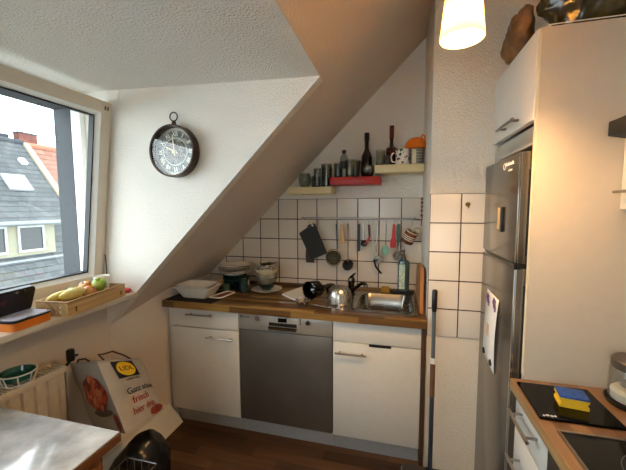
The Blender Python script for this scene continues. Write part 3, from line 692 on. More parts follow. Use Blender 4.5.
rectbowl('lower of two white rectangular bowls on the drying mat',-1.30,1.90,zm,.135,.095,.078)
rectbowl('upper white rectangular bowl nested in another on the drying mat',-1.31,1.905,zm+.024,.118,.082,.064)
# small tray red
st=thing('serving_tray','small white-rimmed tray with a reddish brown base beside the white bowls','tray',(-1.15,1.97,zm))
pts=[(-1.205,1.865),(-1.115,1.865),(-1.09,2.02),(-1.16,2.03)]
b=NB(); slab(b,[(x,y,zm+.001) for x,y in pts],(0,0,.006),.002); obj('base',b,plain('reddish_tray','#7a3e2c',.4),st)
b=NB()
P4=[V((x,y,zm+.008)) for x,y in pts]
tube(b,[p for i in range(4) for p in (P4[i].lerp(P4[(i+1)%4],.08),P4[i].lerp(P4[(i+1)%4],.5),P4[i].lerp(P4[(i+1)%4],.92))],.005,8,True); obj('rim',b,'ceramic',st)
def bowl(label,c,r,h,mat,foot=.45,group=None,name='bowl'):
    b=NB(); lathe(b,[(0,0),(r*foot,0),(r*foot,.004),(r*.75,h*.35),(r*.96,h*.8),(r,h),(r*.95,h),(r*.9,h*.8),(r*.7,h*.38),(r*foot,.010),(0,.010)],c=c,seg=36)
    return tag(base(obj(name,b,mat),c),label,'bowl',group)
def plate(label,c,r,mat='ceramic',h=.016,group=None):
    b=NB(); lathe(b,[(0,0),(r*.6,0),(r*.62,.003),(r*.98,h),(r,h+.002),(r*.97,h+.004),(r*.6,.007),(0,.006)],c=c,seg=40)
    return tag(base(obj('plate',b,mat),c),label,'plate',group)
# plate tower over bowls
px,py=-1.175,2.175
G='crockery tower under the roof slope'
pat_d=pattern('teal_speckle',[(.35,'#10282a'),(.7,'#27474a')],60,'noise',.25)
bowl('dark teal bowl lowest in the tower of plates under the slope',(px,py,zm),.085,.05,'dgreen',.5,G)
bowl('dark teal bowl second from bottom in the tower of plates under the slope',(px,py,zm+.026),.088,.05,pat_d,.5,G)
bowl('dark teal bowl third from bottom directly under the stacked plates',(px,py,zm+.052),.09,.05,'dgreen',.5,G)
for i,(r,m_,l) in enumerate(((.112,'ceramic','lowest of the stacked plates on top of the dark teal bowls'),(.118,'ceramic','second plate from the bottom of the stack on dark bowls'),(.120,'ggrey','greyish plate in the middle of the stack on dark bowls'),(.124,'ceramic','second plate from the top of the stack on dark bowls'),(.118,'ceramic','topmost plate of the stack beside the roof slope'))):
    plate(l,(px,py,zm+.104+i*.0145),r,m_,group=G)
mug('mug','dark green mug standing right of the plate tower',(-1.055,2.09,zw+.001),.038,.105,M['dgreen'],hdir=(.8,-.5,0))
mug('mug','small dull green mug at the left foot of the plate tower',(-1.19,2.075-.01,zm),.028,.05,M['green'],hdir=(-.8,-.5,0))
# bowl stack on a plate
bx,by=-.915,2.17
plate('large white plate under the stack of mixed bowls',(bx,by,zw+.001),.112,h=.012,group='bowl stack near the tiles')
dots=pattern('dotted_bowl',[(0,'#4a4a48'),(.35,'#55534f'),(.42,'#d2cbbd'),(1,'#ddd6c8')],120,'voronoi',.3)
z=zw+.008
for r,h,m_,st_,l in ((.066,.048,'dgreen',.034,'dark green bowl lowest in the mixed bowl stack'),(.076,.054,'ggrey',.030,'grey bowl second from bottom of the mixed bowl stack'),(.079,.054,plain('pale_blue_ceramic','#a6a397',.3),.034,'pale grey-blue bowl in the middle of the mixed bowl stack'),(.081,.058,'cream',.036,'cream bowl second from top of the mixed bowl stack'),(.083,.058,dots,.0,'dotted patterned bowl on top of the mixed bowl stack')):
    bowl(l,(bx,by,z),r,h,m_,.5,'bowl stack near the tiles'); zt_=z; z+=st_
b=NB(); ell(b,(bx+.005,by,zt_+.046),(.045,.045,.018),sub=3)
for v in b.verts: v.co+=V(noise.noise_vector(v.co*40))*.008
tag(obj('dishcloth',b,'blackm'),'crumpled dark cloth lying in the top dotted bowl','cloth')
# white cutting board
b=NB(); slab(b,[(-.765,2.07,zw+.0015),(-.60,1.925,zw+.0015),(-.53,2.24,zw+.0015),(-.69,2.31,zw+.0015)],(0,0,.008),.003)
tag(obj('cutting_board',b,'white'),'white plastic chopping board lying under the black pot','cutting board')
# black pot
zp=zw+.0015
bp_=thing('black_pot','glossy black enamel pot lying on its side beside the steel pot','pot',(-.50,2.03,zp))
m=Matrix.Translation((-.525,2.03,zp+.062+.002))@Matrix.Scale(.93,4)@Matrix.Rotation(math.radians(90),4,'X')@Matrix.Rotation(math.radians(-28),4,'Y')
b=NB(); lathe(b,[(0,-.05),(.045,-.05),(.058,-.038),(.062,0),(.062,.045),(.065,.048),(.061,.05),(.057,.045),(.057,-.03),(.04,-.044),(0,-.045)],seg=36,mat=m); obj('body',b,plain('black_enamel','#08080a',.08,coat=.6),bp_)
b=NB(); tube(b,[m@V((.060,0,.03)),m@V((.085,0,.03)),m@V((.09,0,0)),m@V((.085,0,-.02)),m@V((.06,0,-.02))],.006,8); obj('handle',b,'black',bp_)
b=NB(); ell(b,(-.418,2.095,zp+.05),(.040,.04,.046)); bl2=tag(base(obj('black_kettle',b,bpy.data.materials['black_enamel']),(-.418,2.095,zp+.004)),'small round black pot lying between black and steel pots','pot')
b=NB(); tube(b,[(-.455,2.06,zp+.075),(-.44,2.05,zp+.098),(-.41,2.06,zp+.1),(-.40,2.08,zp+.085)],.005,8); obj('handle',b,'black',bl2)
# steel bowl upside down / saucepan
sp2=thing('steel_pot','shiny round steel pot turned over on the worktop left of the sink','pot',(-.345,1.985,zw+.0065))
b=NB(); lathe(b,[(.078,0),(.081,.002),(.080,.012),(.077,.045),(.069,.078),(.054,.096),(.03,.104),(0,.106)],c=(-.345,1.985,zw+.007),seg=44); obj('body',b,brushed('polished_pot','#c8c2b8',2,.27),sp2)
b=NB(); lathe(b,[(.079,0),(.086,.001),(.086,.005),(.079,.006)],c=(-.345,1.985,zw+.0065),seg=44); obj('rim',b,'chrome',sp2)
# steel flower steamer
fsx,fsy=-.553,1.872
t=thing('steel_steamer','small shiny steel folding steamer basket at the worktop front edge','steamer',(fsx,fsy,zw+.001))
b=NB(); lathe(b,[(0,0.004),(.03,.004),(.032,.006),(0,.008)],c=(fsx,fsy,zw),seg=20); obj('base',b,'chrome',t)
for i in range(9):
    a=2*PI*i/9; c_=V((fsx,fsy,zw)); d_=V((math.cos(a),math.sin(a),0)); s_=V((-d_.y,d_.x,0))
    b=NB(); slab(b,[c_+d_*.026-s_*.009+V((0,0,.006)),c_+d_*.026+s_*.009+V((0,0,.006)),c_+d_*.046+s_*.012+V((0,0,.034)),c_+d_*.050+V((0,0,.04)),c_+d_*.046-s_*.012+V((0,0,.034))],d_*.0015+V((0,0,-.0008))); obj('petal',b,'chrome',t)
b=NB(); tube(b,[(-.50,1.875,zw+.012),(-.44,1.87,zw+.008),(-.40,1.862,zw+.008)],[.004,.003,.003],8); ell(b,(-.39,1.86,zw+.009),(.022,.014,.006)); tag(obj('tablespoon',b,'steelu'),'steel spoon lying on the worktop in front of the pots','spoon')
b=NB(); box(b,-.72,-.605,1.905,1.918,zw+.001,zw+.004,.001,mat=None); tag(obj('table_knife',b,'steelu'),'steel table knife lying left of the steamer basket','knife')

# ------------------------------------------------------------------ mop
mp=thing('floor_mop','grey flat mop leaning upright against the tiled chimney','mop',(.19,1.735,0))
def ML(t): return V((.193,1.725,.045)).lerp(V((.200,1.792,1.03)),t)
b=NB(); tube(b,[ML(0),ML(.42)],.0115,12); obj('lower_pole',b,plain('blue_grey_pole','#2f3842',.4),mp)
b=NB(); tube(b,[ML(.42),ML(.60)],.013,12); obj('sleeve',b,plain('brown_sleeve','#6b4a30',.5),mp)
b=NB(); tube(b,[ML(.60),ML(.88)],.010,12); obj('upper_pole',b,plain('grey_pole','#6f767c',.35,metal=.4),mp)
b=NB(); tube(b,[ML(.60),ML(.63)],.014,12); obj('joint_ring',b,'white',mp)
b=NB(); tube(b,[ML(.88),ML(.9),ML(.99),ML(1)],[.011,.014,.014,.009],12); obj('grip',b,'black',mp)
b=NB(); box(b,.05,.29,1.69,1.775,.012,.038,.008,mat=None); hd_=obj('head',b,'fridged',mp)
b=NB(); box(b,.045,.295,1.685,1.78,0.0,.013,.004); obj('cloth',b,plain('grey_mop_cloth','#8a8680',.9,bump=.5,scale=150),mp)
b=NB(); box(b,.17,.215,1.705,1.745,.038,.065,.008); obj('swivel_joint',b,'black',hd_)
# wall hook on tile
t=thing('wall_hook','small brass hook on the upper chimney tile','hook',(.347,1.8,1.475))
b=NB(); lathe(b,[(0,0),(.012,0),(.012,.003),(0,.004)],seg=16,mat=Matrix.Translation((.347,1.8,1.478))@Matrix.Rotation(PI/2,4,'X')); obj('plate',b,plain('brass','#9a7430',.3,metal=.8),t)
b=NB(); tube(b,[(.347,1.797,1.476),(.347,1.785,1.47),(.347,1.78,1.46),(.347,1.773,1.465)],.0025,8); obj('hook_arm',b,bpy.data.materials['brass'],t)
# cord with beads in corner
t=thing('bead_cord','brown knotted bead cord hanging in the corner beside the chimney','cord',(.158,2.25,1.52))
b=NB(); tube(b,[(.158,2.25,1.53),(.155,2.25,1.47),(.159,2.25,1.4),(.155,2.25,1.34)],.003,6); obj('string',b,'brown',t)
for i,z_ in enumerate((1.52,1.497,1.47,1.44,1.41)):
    b=NB(); ell(b,(.156,2.25,z_),(.009,.009,.010),sub=2); obj('bead',b,plain('bead_brown','#6e4a2c',.5) if i==0 else bpy.data.materials['bead_brown'],t)

# ------------------------------------------------------------------ tall unit, fridge
PY=1.25; PX=.442
tu=thing('tall_fridge_housing','tall white cabinet housing the fridge, with a big plain side panel','cabinet',(.75,1.5,0))
b=NB(); box(b,PX,XR-.005,PY,PY+.018,0,2.043,.001); obj('side_panel',b,'cabw',tu)
b=NB(); box(b,PX+.02,XR-.005,1.775,1.793,0,2.043); obj('far_panel',b,'cabw',tu)
b=NB(); box(b,PX+.02,XR-.005,PY+.018,1.775,2.025,2.043); box(b,PX+.03,XR-.005,PY+.018,1.775,1.70,1.73); box(b,PX+.03,PX+.045,PY+.018,1.775,1.69,1.755); obj('top_box',b,'cabw',tu)
b=NB(); box(b,PX-.006,PX+.014,PY+.019,1.737,1.757,2.047,.002); d=obj('door',b,'cab',tu)
b=NB(); bar(b,(PX-.034,1.38,1.79),(PX-.034,1.58,1.79),.0055,.03,V((-1,0,0))); obj('handle',b,'nickel',d)
b=NB(); box(b,PX-.0015,PX+.002,PY-.0005,PY+.0185,.87,2.0435); obj('edge_strip',b,plain('yellowed_edge','#d5cdb4',.5),tu)
fr=thing('fridge_freezer','brushed steel fridge freezer with freezer compartment on top','fridge',(.72,1.5,0))
FX=.408; FY0=1.277; FY1=1.728
b=NB(); box(b,FX+.06,.98,FY0+.005,FY1,.02,1.65,.003); obj('body',b,'fridged',fr)
for nm,z0,z1 in (('freezer_door',1.263,1.655),('fridge_door',.06,1.247)):
    b=NB(); box(b,FX,FX+.052,FY0,FY1,z0,z1,.004); d=obj(nm,b,'fridge',fr)
    b=NB(); box(b,FX-.0015,FX+.006,FY0-.0015,FY0+.006,z0+.004,z1-.004,.001); obj('chrome_edge',b,'chrome',d)
    b=NB(); box(b,FX+.028,FX+.045,FY0-.001,FY0+.01,z0+.03,z1-.06,.001); obj('grip_recess',b,'black',d)
    if nm=='freezer_door':
        mT=frame((FX-.0008,1.385,1.628),(0,-1,0),(0,0,1))
        text('logo','Bauknecht',.022,mT,'txtw',d)
        text('lettering','no frost',.013,frame((FX-.0008,1.375,1.603),(0,-1,0),(0,0,1)),'txtw',d)
        b=NB(); tube(b,ringpts((FX-.0005,1.445,1.622),.012,18,'X'),.0018,6,True); obj('logo_ring',b,'txtw',d)
b=NB(); slab(b,[(FX+.004,FY0+.002,1.262),(FX+.004,FY1-.02,1.262),(FX+.004,FY1-.02,1.256),(FX+.004,FY0+.002,1.248)],(.05,0,0)); slab(b,[(FX-.004,FY0+.0,1.262),(FX-.004,1.56,1.255),(FX-.004,1.55,1.250),(FX-.004,FY0,1.243)],(.02,0,0)); obj('door_gap_handle',b,'black',fr)
# paper with magnets
pp=thing('drawing_paper','white sheet of paper with purple flowers held on the fridge by magnets','paper',(FX,1.53,.93))
b=NB()
rows=12; vs=[]
for i in range(rows+1):
    t_=i/rows; a=V((FX-.0035,1.598,1.097)).lerp(V((FX-.0035,1.640,.780)),t_); c_=V((FX-.0035,1.430,1.088)).lerp(V((FX-.0035,1.455,.762)),t_)
    k=math.sin(PI*t_)*.010
    vs.append([b.verts.new(p+V((-k*w_,0,0))) for p,w_ in ((a,.3),(a.lerp(c_,.5),1),(c_,.6))])
for r0,r1 in zip(vs,vs[1:]):
    for j in range(2): b.faces.new((r0[j],r0[j+1],r1[j+1],r1[j]))
o=obj('sheet',b,'white',pp); md=o.modifiers.new('s','SOLIDIFY'); md.thickness=.0008
for y,z_,r in ((1.575,1.06,.024),(1.555,1.038,.018),(1.478,1.062,.026),(1.465,1.04,.016)):
    b=NB()
    for k in range(5):
        a=k*2*PI/5; ell(b,(FX-.0075,y+r*.55*math.cos(a),z_+r*.55*math.sin(a)),(.002,r*.42,r*.42),sub=2)
    obj('flower_print',b,plain('purple_print','#6b3a6e',.5) if y==1.575 else bpy.data.materials['purple_print'],pp)
b=NB(); box(b,FX-.0145,FX-.0135,1.515,1.55,.90,.955); obj('orange_print',b,plain('pale_orange_print','#d9b48a',.6),pp)
for nm,y,z_ in (('round_magnet',1.61,.80),('round_magnet',1.495,.795)):
    b=NB(); lathe(b,[(0,0),(.014,0),(.014,.007),(.01,.009),(0,.009)],seg=20,mat=Matrix.Translation((FX-.0042,y,z_))@Matrix.Rotation(-PI/2,4,'Y')); tag(base(obj(nm,b,'black'),(FX-.004,y,z_)),'round black magnet at the '+('lower left' if y>1.6 else 'lower right')+' corner of the fridge paper','magnet')
t=thing('door_strips','small pale wooden strip beside a black one on the freezer door','bottle opener',(FX,1.43,1.42))  # pale wooden strip and black strip set on the door front
b=NB(); box(b,FX-.012,FX-.001,1.452,1.475,1.375,1.462,.003); obj('wooden_side',b,'woodh',t)
b=NB(); box(b,FX-.010,FX-.001,1.425,1.448,1.365,1.465,.003); obj('metal_side',b,'black',t)
# bin liners and paper on the tall unit
def crumple(b,amp,f,seed=0):
    for v in b.verts: v.co+=V(noise.noise_vector(v.co*f+V((seed,seed*2,0))))*amp
b=NB(); ell(b,(.635,1.34,2.055+.12),(.16,.11,.13),sub=5); ell(b,(.83,1.45,2.055+.12),(.17,.2,.12),sub=5)
crumple(b,.035,9,3); crumple(b,.012,30,5)
for v in b.verts: v.co.z=max(v.co.z,2.05); v.co.x=max(v.co.x,.447 if v.co.y<1.36 else .50)
tag(obj('bin_liner',b,'darkbag',sharp=3),'dark olive crumpled plastic bag lying on top of the tall white cabinet','bag')
b=NB(); ell(b,(.455,1.535,2.14),(.034,.14,.095),sub=5); crumple(b,.02,14,9); crumple(b,.008,40,2)
for v in b.verts: v.co.z=max(v.co.z,2.05)
tag(obj('paper_bag',b,'brownbag',sharp=3),'brown crumpled paper bag on the cabinet top edge near the chimney','bag')
b=NB(); tube(b,[(.46,1.252,2.049),(.55,1.2515,2.050),(.72,1.2515,2.050),(.85,1.252,2.049)],.0016,6); tag(obj('bag_drawstring',b,'white'),'thin white drawstring under the dark bag on the tall cabinet','string')

# ------------------------------------------------------------------ right-hand side
cr=thing('drawer_cabinet','white drawer cabinet under the right-hand worktop with bar handles','cabinet',(.75,1.1,0))
b=NB(); box(b,.441,1.03,.99,1.243,.08,.815); obj('body',b,'cab',cr)
for z0,z1,hz in ((.69,.812,.765),(.47,.685,.60),(.10,.465,.42)):
    b=NB(); box(b,.42,.44,.992,1.242,z0,z1,.002); d=obj('drawer',b,'cab',cr)
    b=NB(); bar(b,(.385,1.035,hz),(.385,1.205,hz),.0055,.035,V((-1,0,0))); obj('handle',b,'nickel',d)
b=NB(); box(b,.47,1.03,.99,1.243,0,.078); obj('plinth',b,'plinth',cr)
ov=thing('built_in_oven','black built-in oven under the hob beside the white drawers','oven',(.75,.6,0))
b=NB(); box(b,.44,1.03,.39,.988,.1,.815); obj('body',b,'fridged',ov)
b=NB(); box(b,.418,.438,.392,.986,.70,.812,.002); obj('control_panel',b,'black',ov)
b=NB(); box(b,.418,.438,.392,.986,.12,.695,.002); d=obj('door',b,'blackg',ov)
b=NB(); bar(b,(.385,.42,.66),(.385,.96,.66),.007,.035,V((-1,0,0))); obj('handle',b,'nickel',d)
b=NB(); box(b,.47,1.03,.39,.988,0,.098); obj('plinth',b,'plinth',ov)
c3=thing('base_cabinet','white base cabinet at the near end of the right-hand worktop','cabinet',(.75,0,0))
b=NB(); box(b,.441,1.03,-.4,.388,.0,.815); obj('body',b,'cab',c3)
b=NB(); box(b,.42,.44,-.398,.386,.1,.812,.002); obj('door',b,'cab',c3)
b=NB(); box(b,.402,XR-.004,-.4,1.248,.818,.858,.002); w2=tag(obj('worktop',b,'topr'),'wooden worktop along the right wall carrying the black hob','worktop')
b=NB(); box(b,.3995,.4025,-.4,1.248,.819,.857,.0008); obj('edge_band',b,'edge',w2)
# glass board (black) with marks
gb=thing('glass_board','black glass cutting board under the blue and yellow sponge','cutting board',(.505,1.11,.858))
b=NB(); slab(b,[(.408,1.212,.8595),(.398+.006,1.012,.8595),(.616,1.012,.8595),(.616,1.212,.8595)],(0,0,.006),.002); obj('plate',b,'blackg',gb)
for i,(dx,dy,r) in enumerate(((0,0,.0025),(.010,.003,.0035),(.020,.001,.003),(.029,.003,.0025))):
    b=NB(); tube(b,ringpts((.420+dx,1.024+dy,.8658),r,12,'Z'),.0009,6,True); obj('marking',b,'txtw',gb)
hb=thing('ceramic_hob','black glass ceramic hob set into the right-hand worktop','hob',(.70,.69,.858))
b=NB(); box(b,.432,.97,.40,.962,.8585,.8635,.002); gl=obj('glass_top',b,'blackg',hb)
b=NB()
for a in ((.428,.434,.396,.966),(.968,.974,.396,.966),(.434,.968,.396,.402),(.434,.968,.960,.966)): box(b,*a,.8585,.866,.001)
obj('steel_trim',b,'nickel',hb)
for x,y,r in ((.60,.83,.09),(.82,.83,.075),(.60,.56,.075),(.82,.56,.09)):
    b=NB(); tube(b,ringpts((x,y,.8637),r,48,'Z'),.0009,4,True); obj('heating_ring',b,plain('ring_grey','#4a4a4c',.4) if r==.09 and y>.7 else bpy.data.materials['ring_grey'],hb)
b=NB(); ell(b,(.574,.935,.864),(.009,.006,.001),sub=2); obj('marking',b,'ggrey',hb)
# sponge
spg=thing('sponge','blue and yellow scouring sponge lying on the black glass board','sponge',(.505,1.10,.866))
mS=Matrix.Translation((.522,1.105,.8662))@Matrix.Rotation(math.radians(-8),4,'Z')@Matrix.Diagonal((.78,.8,.85,1))
def spoly(w,d_,n=.005): return [(-w,-d_),(w,-d_),(w,-d_*.3),(w-n,-d_*.1),(w-n,d_*.1),(w,d_*.3),(w,d_),(-w,d_),(-w,d_*.3),(-w+n,d_*.1),(-w+n,-d_*.1),(-w,-d_*.3)]
b=NB()
# foam with grip groove: section in x-z
sec=[(-.047,0),(.047,0),(.047,.012),(.041,.016),(.041,.022),(.047,.026),(.047,.034),(-.047,.034),(-.047,.026),(-.041,.022),(-.041,.016),(-.047,.012)]
slab(b,[mS@V((x,-.036,z)) for x,z in sec],mS.to_3x3()@V((0,.072,0)),.001); obj('foam',b,'spy',spg)
b=NB(); box(b,-.047,.047,-.037,.036,.034,.043,.002,mat=mS); obj('scouring_pad',b,'spb',spg)
# jar
b=NB(); lathe(b,[(0,0),(.06,0),(.072,.008),(.075,.013),(.071,.014),(.058,.008),(0,.008)],c=(.715,1.160,.858),seg=44)
tag(base(obj('coaster_plate',b,'black'),(.715,1.160,.858)),'round black plate under the glass jar by the right edge','plate')
jr=thing('glass_jar','clear glass storage jar with a steel lid on a black plate','jar',(.715,1.160,.867))
jc=(.715,1.160,.867)
b=NB(); lathe(b,[(0,0),(.06,0),(.066,.006),(.066,.095),(.058,.108),(.058,.112),(.0555,.112),(.0555,.106),(.063,.093),(.063,.008),(.055,.005),(0,.005)],c=jc,seg=40); obj('glass_body',b,'jglass',jr)
b=NB(); lathe(b,[(0,.006),(.058,.006),(.060,.03),(.05,.04),(.0,.045)],c=jc,seg=30); obj('contents',b,plain('white_grains','#c8c4ba',.8,bump=.6,scale=300),jr)
b=NB(); lathe(b,[(.06,.106),(.063,.106),(.063,.128),(.058,.133),(0,.135)],c=jc,seg=40); obj('lid',b,plain('lid_steel','#6e6660',.32,metal=.8),jr)
# wall cabinet + hood
wcb=thing('wall_cabinet','white wall cabinet at the right edge beside the tall panel','cabinet',(.87,1.0,1.455))
b=NB(); box(b,.705,XR-.004,.92,1.246,1.456,2.05); obj('body',b,'cab',wcb)
b=NB(); box(b,.685,.703,.922,1.246,1.456,2.05,.002); d=obj('door',b,'cab',wcb)
b=NB(); bar(b,(.655,1.02,1.51),(.655,1.225,1.51),.005,.03,V((-1,0,0))); obj('handle',b,'nickel',d)
hd3=thing('cooker_hood','black flat cooker hood jutting out beside the white wall cabinet','hood',(.8,.6,1.67))
b=NB(); slab(b,[(.60,.35,1.672),(.60,1.17,1.672),(.683,1.23,1.672),(.683,.35,1.672)],(0,0,.042),.002); obj('visor',b,'blackm',hd3)
b=NB(); box(b,.704,XR-.004,.35,.915,1.672,1.76); obj('housing',b,'fridged',hd3)
b=NB(); box(b,.62,.68,.4,1.1,1.669,1.672); obj('filter',b,'nickel',hd3)

# ------------------------------------------------------------------ pendant lamp
lx,ly,lz=.163,1.0,1.922
pl_=thing('pendant_lamp','glowing pendant lamp with conical frosted glass shade near the chimney','lamp',(lx,ly,2.6))
s=N('frosted_shade'); s.n.remove(s.b); out=s.n['Material Output']
em=s.add('ShaderNodeEmission'); em.inputs[0].default_value=(1,.68,.25,1); em.inputs[1].default_value=.12
tr=s.add('ShaderNodeBsdfTranslucent'); tr.inputs[0].default_value=(.48,.39,.20,1)
df=s.add('ShaderNodeBsdfDiffuse'); df.inputs[0].default_value=(.5,.45,.28,1)
m1=s.add('ShaderNodeMixShader'); m1.inputs[0].default_value=.6; s.lk(df.outputs[0],m1.inputs[1]); s.lk(tr.outputs[0],m1.inputs[2])
ad=s.add('ShaderNodeAddShader'); s.lk(m1.outputs[0],ad.inputs[0]); s.lk(em.outputs[0],ad.inputs[1]); s.lk(ad.outputs[0],out.inputs[0])
b=NB(); lathe(b,[(.0555,0),(.057,.002),(.040,.17),(.03,.185),(.012,.19),(.012,.187),(.03,.181),(.038,.169),(.054,.002),(.0555,0)],c=(lx,ly,lz),seg=48); obj('lamp_shade',b,s.m,pl_)
b=NB(); tube(b,[(lx,ly,lz+.185),(lx,ly,2.585)],.003,8); obj('cord',b,'black',pl_)
b=NB(); tube(b,[(lx,ly,lz+.13),(lx,ly,lz+.2)],.017,14); obj('socket',b,'white',pl_)
b=NB(); lathe(b,[(0,0),(.045,0),(.045,.012),(0,.014)],c=(lx,ly,2.585),seg=24); obj('ceiling_rose',b,'white',pl_)
s=N('bulb_glow'); s.n.remove(s.b); em=s.add('ShaderNodeEmission'); em.inputs[0].default_value=(1,.72,.38,1); em.inputs[1].default_value=4; s.lk(em.outputs[0],s.n['Material Output'].inputs[0])
b=NB(); lathe(b,[(0,0),(.02,.005),(.029,.025),(.026,.045),(.015,.065),(.013,.09),(0,.09)],c=(lx,ly,lz+.065),seg=24); obj('bulb',b,s.m,pl_)
def light(name,kind,loc,energy,col,size=.1,rot=(0,0,0),**k):
    l=bpy.data.lights.new(name,kind); l.energy=energy; l.color=col
    if kind=='POINT': l.shadow_soft_size=size
    elif kind=='AREA': l.size=size
    for a,v in k.items(): setattr(l,a,v)
    o=bpy.data.objects.new(name,l); o.location=loc; o.rotation_euler=rot; COL.objects.link(o); return o
light('pendant_bulb_light','POINT',(lx,ly,lz+.04),16,(1,.58,.24),.02)

# ------------------------------------------------------------------ window sill things
zs=.99
Rz=lambda a:Matrix.Rotation(a,4,'Z')
crt=thing('fruit_crate','shallow light wooden crate with fruit on the window sill','crate',(-1.488,1.235,zs),math.radians(7))
mC=W[crt.name]
cw,cl,ch_=.080,.178,.062
b=NB(); box(b,-cw,cw,-cl,cl,.001,.006,mat=mC); obj('base',b,'cratew',crt)
for a in ((cw-.007,cw,-cl,cl),(-cw,-cw+.007,-cl,cl),(-cw+.007,cw-.007,-cl,-cl+.008),(-cw+.007,cw-.007,cl-.008,cl)):
    b=NB(); box(b,*a,.006,ch_,.0015,mat=mC); obj('side',b,'cratew',crt)
b=NB()
for a in ((cw-.010,cw+.002,-cl-.002,cl+.002),(-cw-.002,-cw+.010,-cl-.002,cl+.002),(-cw+.01,cw-.01,-cl-.002,-cl+.010),(-cw+.01,cw-.01,cl-.010,cl+.002)): box(b,*a,ch_,ch_+.005,.0015,mat=mC)
obj('rim',b,plain('darker_rim_wood','#9a7040',.6),crt)
for y,n_ in ((-.135,1),(.145,0)):
    b=NB(); box(b,cw-.001,cw+.0015,y-.004,y+.004,.014,.036,mat=mC); obj('slot',b,'brown' if n_ else 'black',crt)
for i,(x,z_) in enumerate(((-.01,.034),(.012,.022),(.012,.042),(-.008,.018))):
    b=NB(); ell(b,mC@V((x+.03,-cl-.0005,z_)),(.005,.0015,.006),sub=2); obj('fruit_sticker',b,'ceramic',crt)
def apple(label,c,r,mat,tilt=(0,0),name='apple'):
    t=thing(name,label,'apple',c,0,'apples in the crate'); m=Matrix.Translation(V(c))@Matrix.Rotation(tilt[0],4,'X')@Matrix.Rotation(tilt[1],4,'Y')
    b=NB(); lathe(b,[(0,-r*.78),(r*.25,-r*.86),(r*.6,-r*.68),(r*.93,-r*.2),(r,r*.15),(r*.85,r*.6),(r*.5,r*.85),(r*.22,r*.84),(.0,r*.62)],seg=28,mat=m); obj('body',b,mat,t,sharp=3)
    b=NB(); tube(b,[m@V((0,0,r*.6)),m@V((.002,0,r*1.12))],.0015,6); obj('stem',b,'brown',t)
c=mC@V((.015,.075,.082)); apple('large green apple on top at the middle of the wooden crate',c,.036,'appleg',(.2,.3))
c=mC@V((-.035,.045,.076)); apple('red and yellow apple behind the green one in the crate',c,.033,'appler',(.5,0))
c=mC@V((.02,.005,.062)); apple('reddish apple in front of the crate beside the bananas',c,.033,'appler',(-.4,.6))
c=mC@V((-.04,-.03,.062)); apple('small yellowish apple at the back of the crate near the bananas',c,.032,'appleg',(-.4,.6))
for i,(dy,dx,dz,l) in enumerate(((-.075,.018,.070,'front pale yellow banana on the fruit in the crate'),(-.090,-.033,.058,'rear pale yellow banana lying against the crate back'))):
    b=NB(); pts=[mC@V((dx+.035*math.cos(a)-.03,dy+.062*math.sin(a),dz+.012*math.cos(a))) for a in [-1.35+2.7*k/9 for k in range(10)]]
    tube(b,pts,[.006,.015,.021,.023,.024,.024,.022,.019,.012,.005],10); o=obj('banana',b,'banana',sharp=3); tag(o,l,'banana','bananas in the crate')
cB=mC@V((-.02,.132,.0065)); 
b=NB(); lathe(b,[(0,0),(.022,0),(.034,.03),(.038,.112),(.035,.112),(.031,.03),(0,.004)],c=cB,seg=28); tag(base(obj('white_cup',b,'ceramic'),cB),'white cup standing at the far end of the fruit crate','cup')
b=NB(); ell(b,(-1.478,1.474,zs+.014),(.034,.018,.014),sub=4); crumple(b,.007,30,4)
for v in b.verts: v.co.z=max(v.co.z,zs+.001)
tag(obj('red_pouch',b,'red',sharp=3),'small crumpled red pouch at the far end of the sill','pouch')
b=NB(); tube(b,[(-1.66+.025,1.4945,zs+.002),(-1.63,1.4945,1.06),(-1.628,1.4945,1.12),(-1.632,1.4945,1.2)],.0025,6); tag(obj('curtain_cord',b,'brown'),'thin brown cord hanging in the window corner above the sill','cord')
# open tin box
tn=thing('open_tin','orange and black tin box standing open on the window sill','box',(-1.485,.955,zs),math.radians(6))
mT=W[tn.name]
b=NB(); loft(b,[[mT@V(p) for p in rrect(-.062,.062,-.085,.075,.02,z_)] for z_ in (.001,.034)],True,True); tb=obj('tray',b,plain('orange_tin','#d9751a',.35),tn)
b=NB(); loft(b,[[mT@V(p) for p in rrect(-.065,.065,-.088,.078,.022,z_)] for z_ in (.034,.042)],True,True); obj('rim',b,'black',tb)
b=NB(); loft(b,[[mT@V(p) for p in rrect(-.055,.055,-.078,.068,.018,z_)] for z_ in (.042,.044)],True,True); obj('liner',b,plain('lilac_paper','#c3bfd0',.6),tb)
mL=mT@Matrix.Translation((-.066,0,.042))@Matrix.Rotation(math.radians(-72),4,'Y')
b=NB(); loft(b,[[mL@V(p) for p in rrect(.0,.115,-.088,.078,.02,z_)] for z_ in (-.018,0)],True,True); ld=obj('lid',b,'black',tn)
lp=pattern('lid_picture',[(0,'#050608'),(.80,'#0a0a0c'),(.86,'#8a1c1c'),(.9,'#101216'),(.96,'#2f6f80'),(1,'#9a9a9a')],46,'voronoi',.3)
b=NB(); loft(b,[[mL@V(p) for p in rrect(.01,.105,-.078,.068,.015,z_)] for z_ in (-.0195,-.018)],True,True); obj('lid_picture',b,lp,ld)
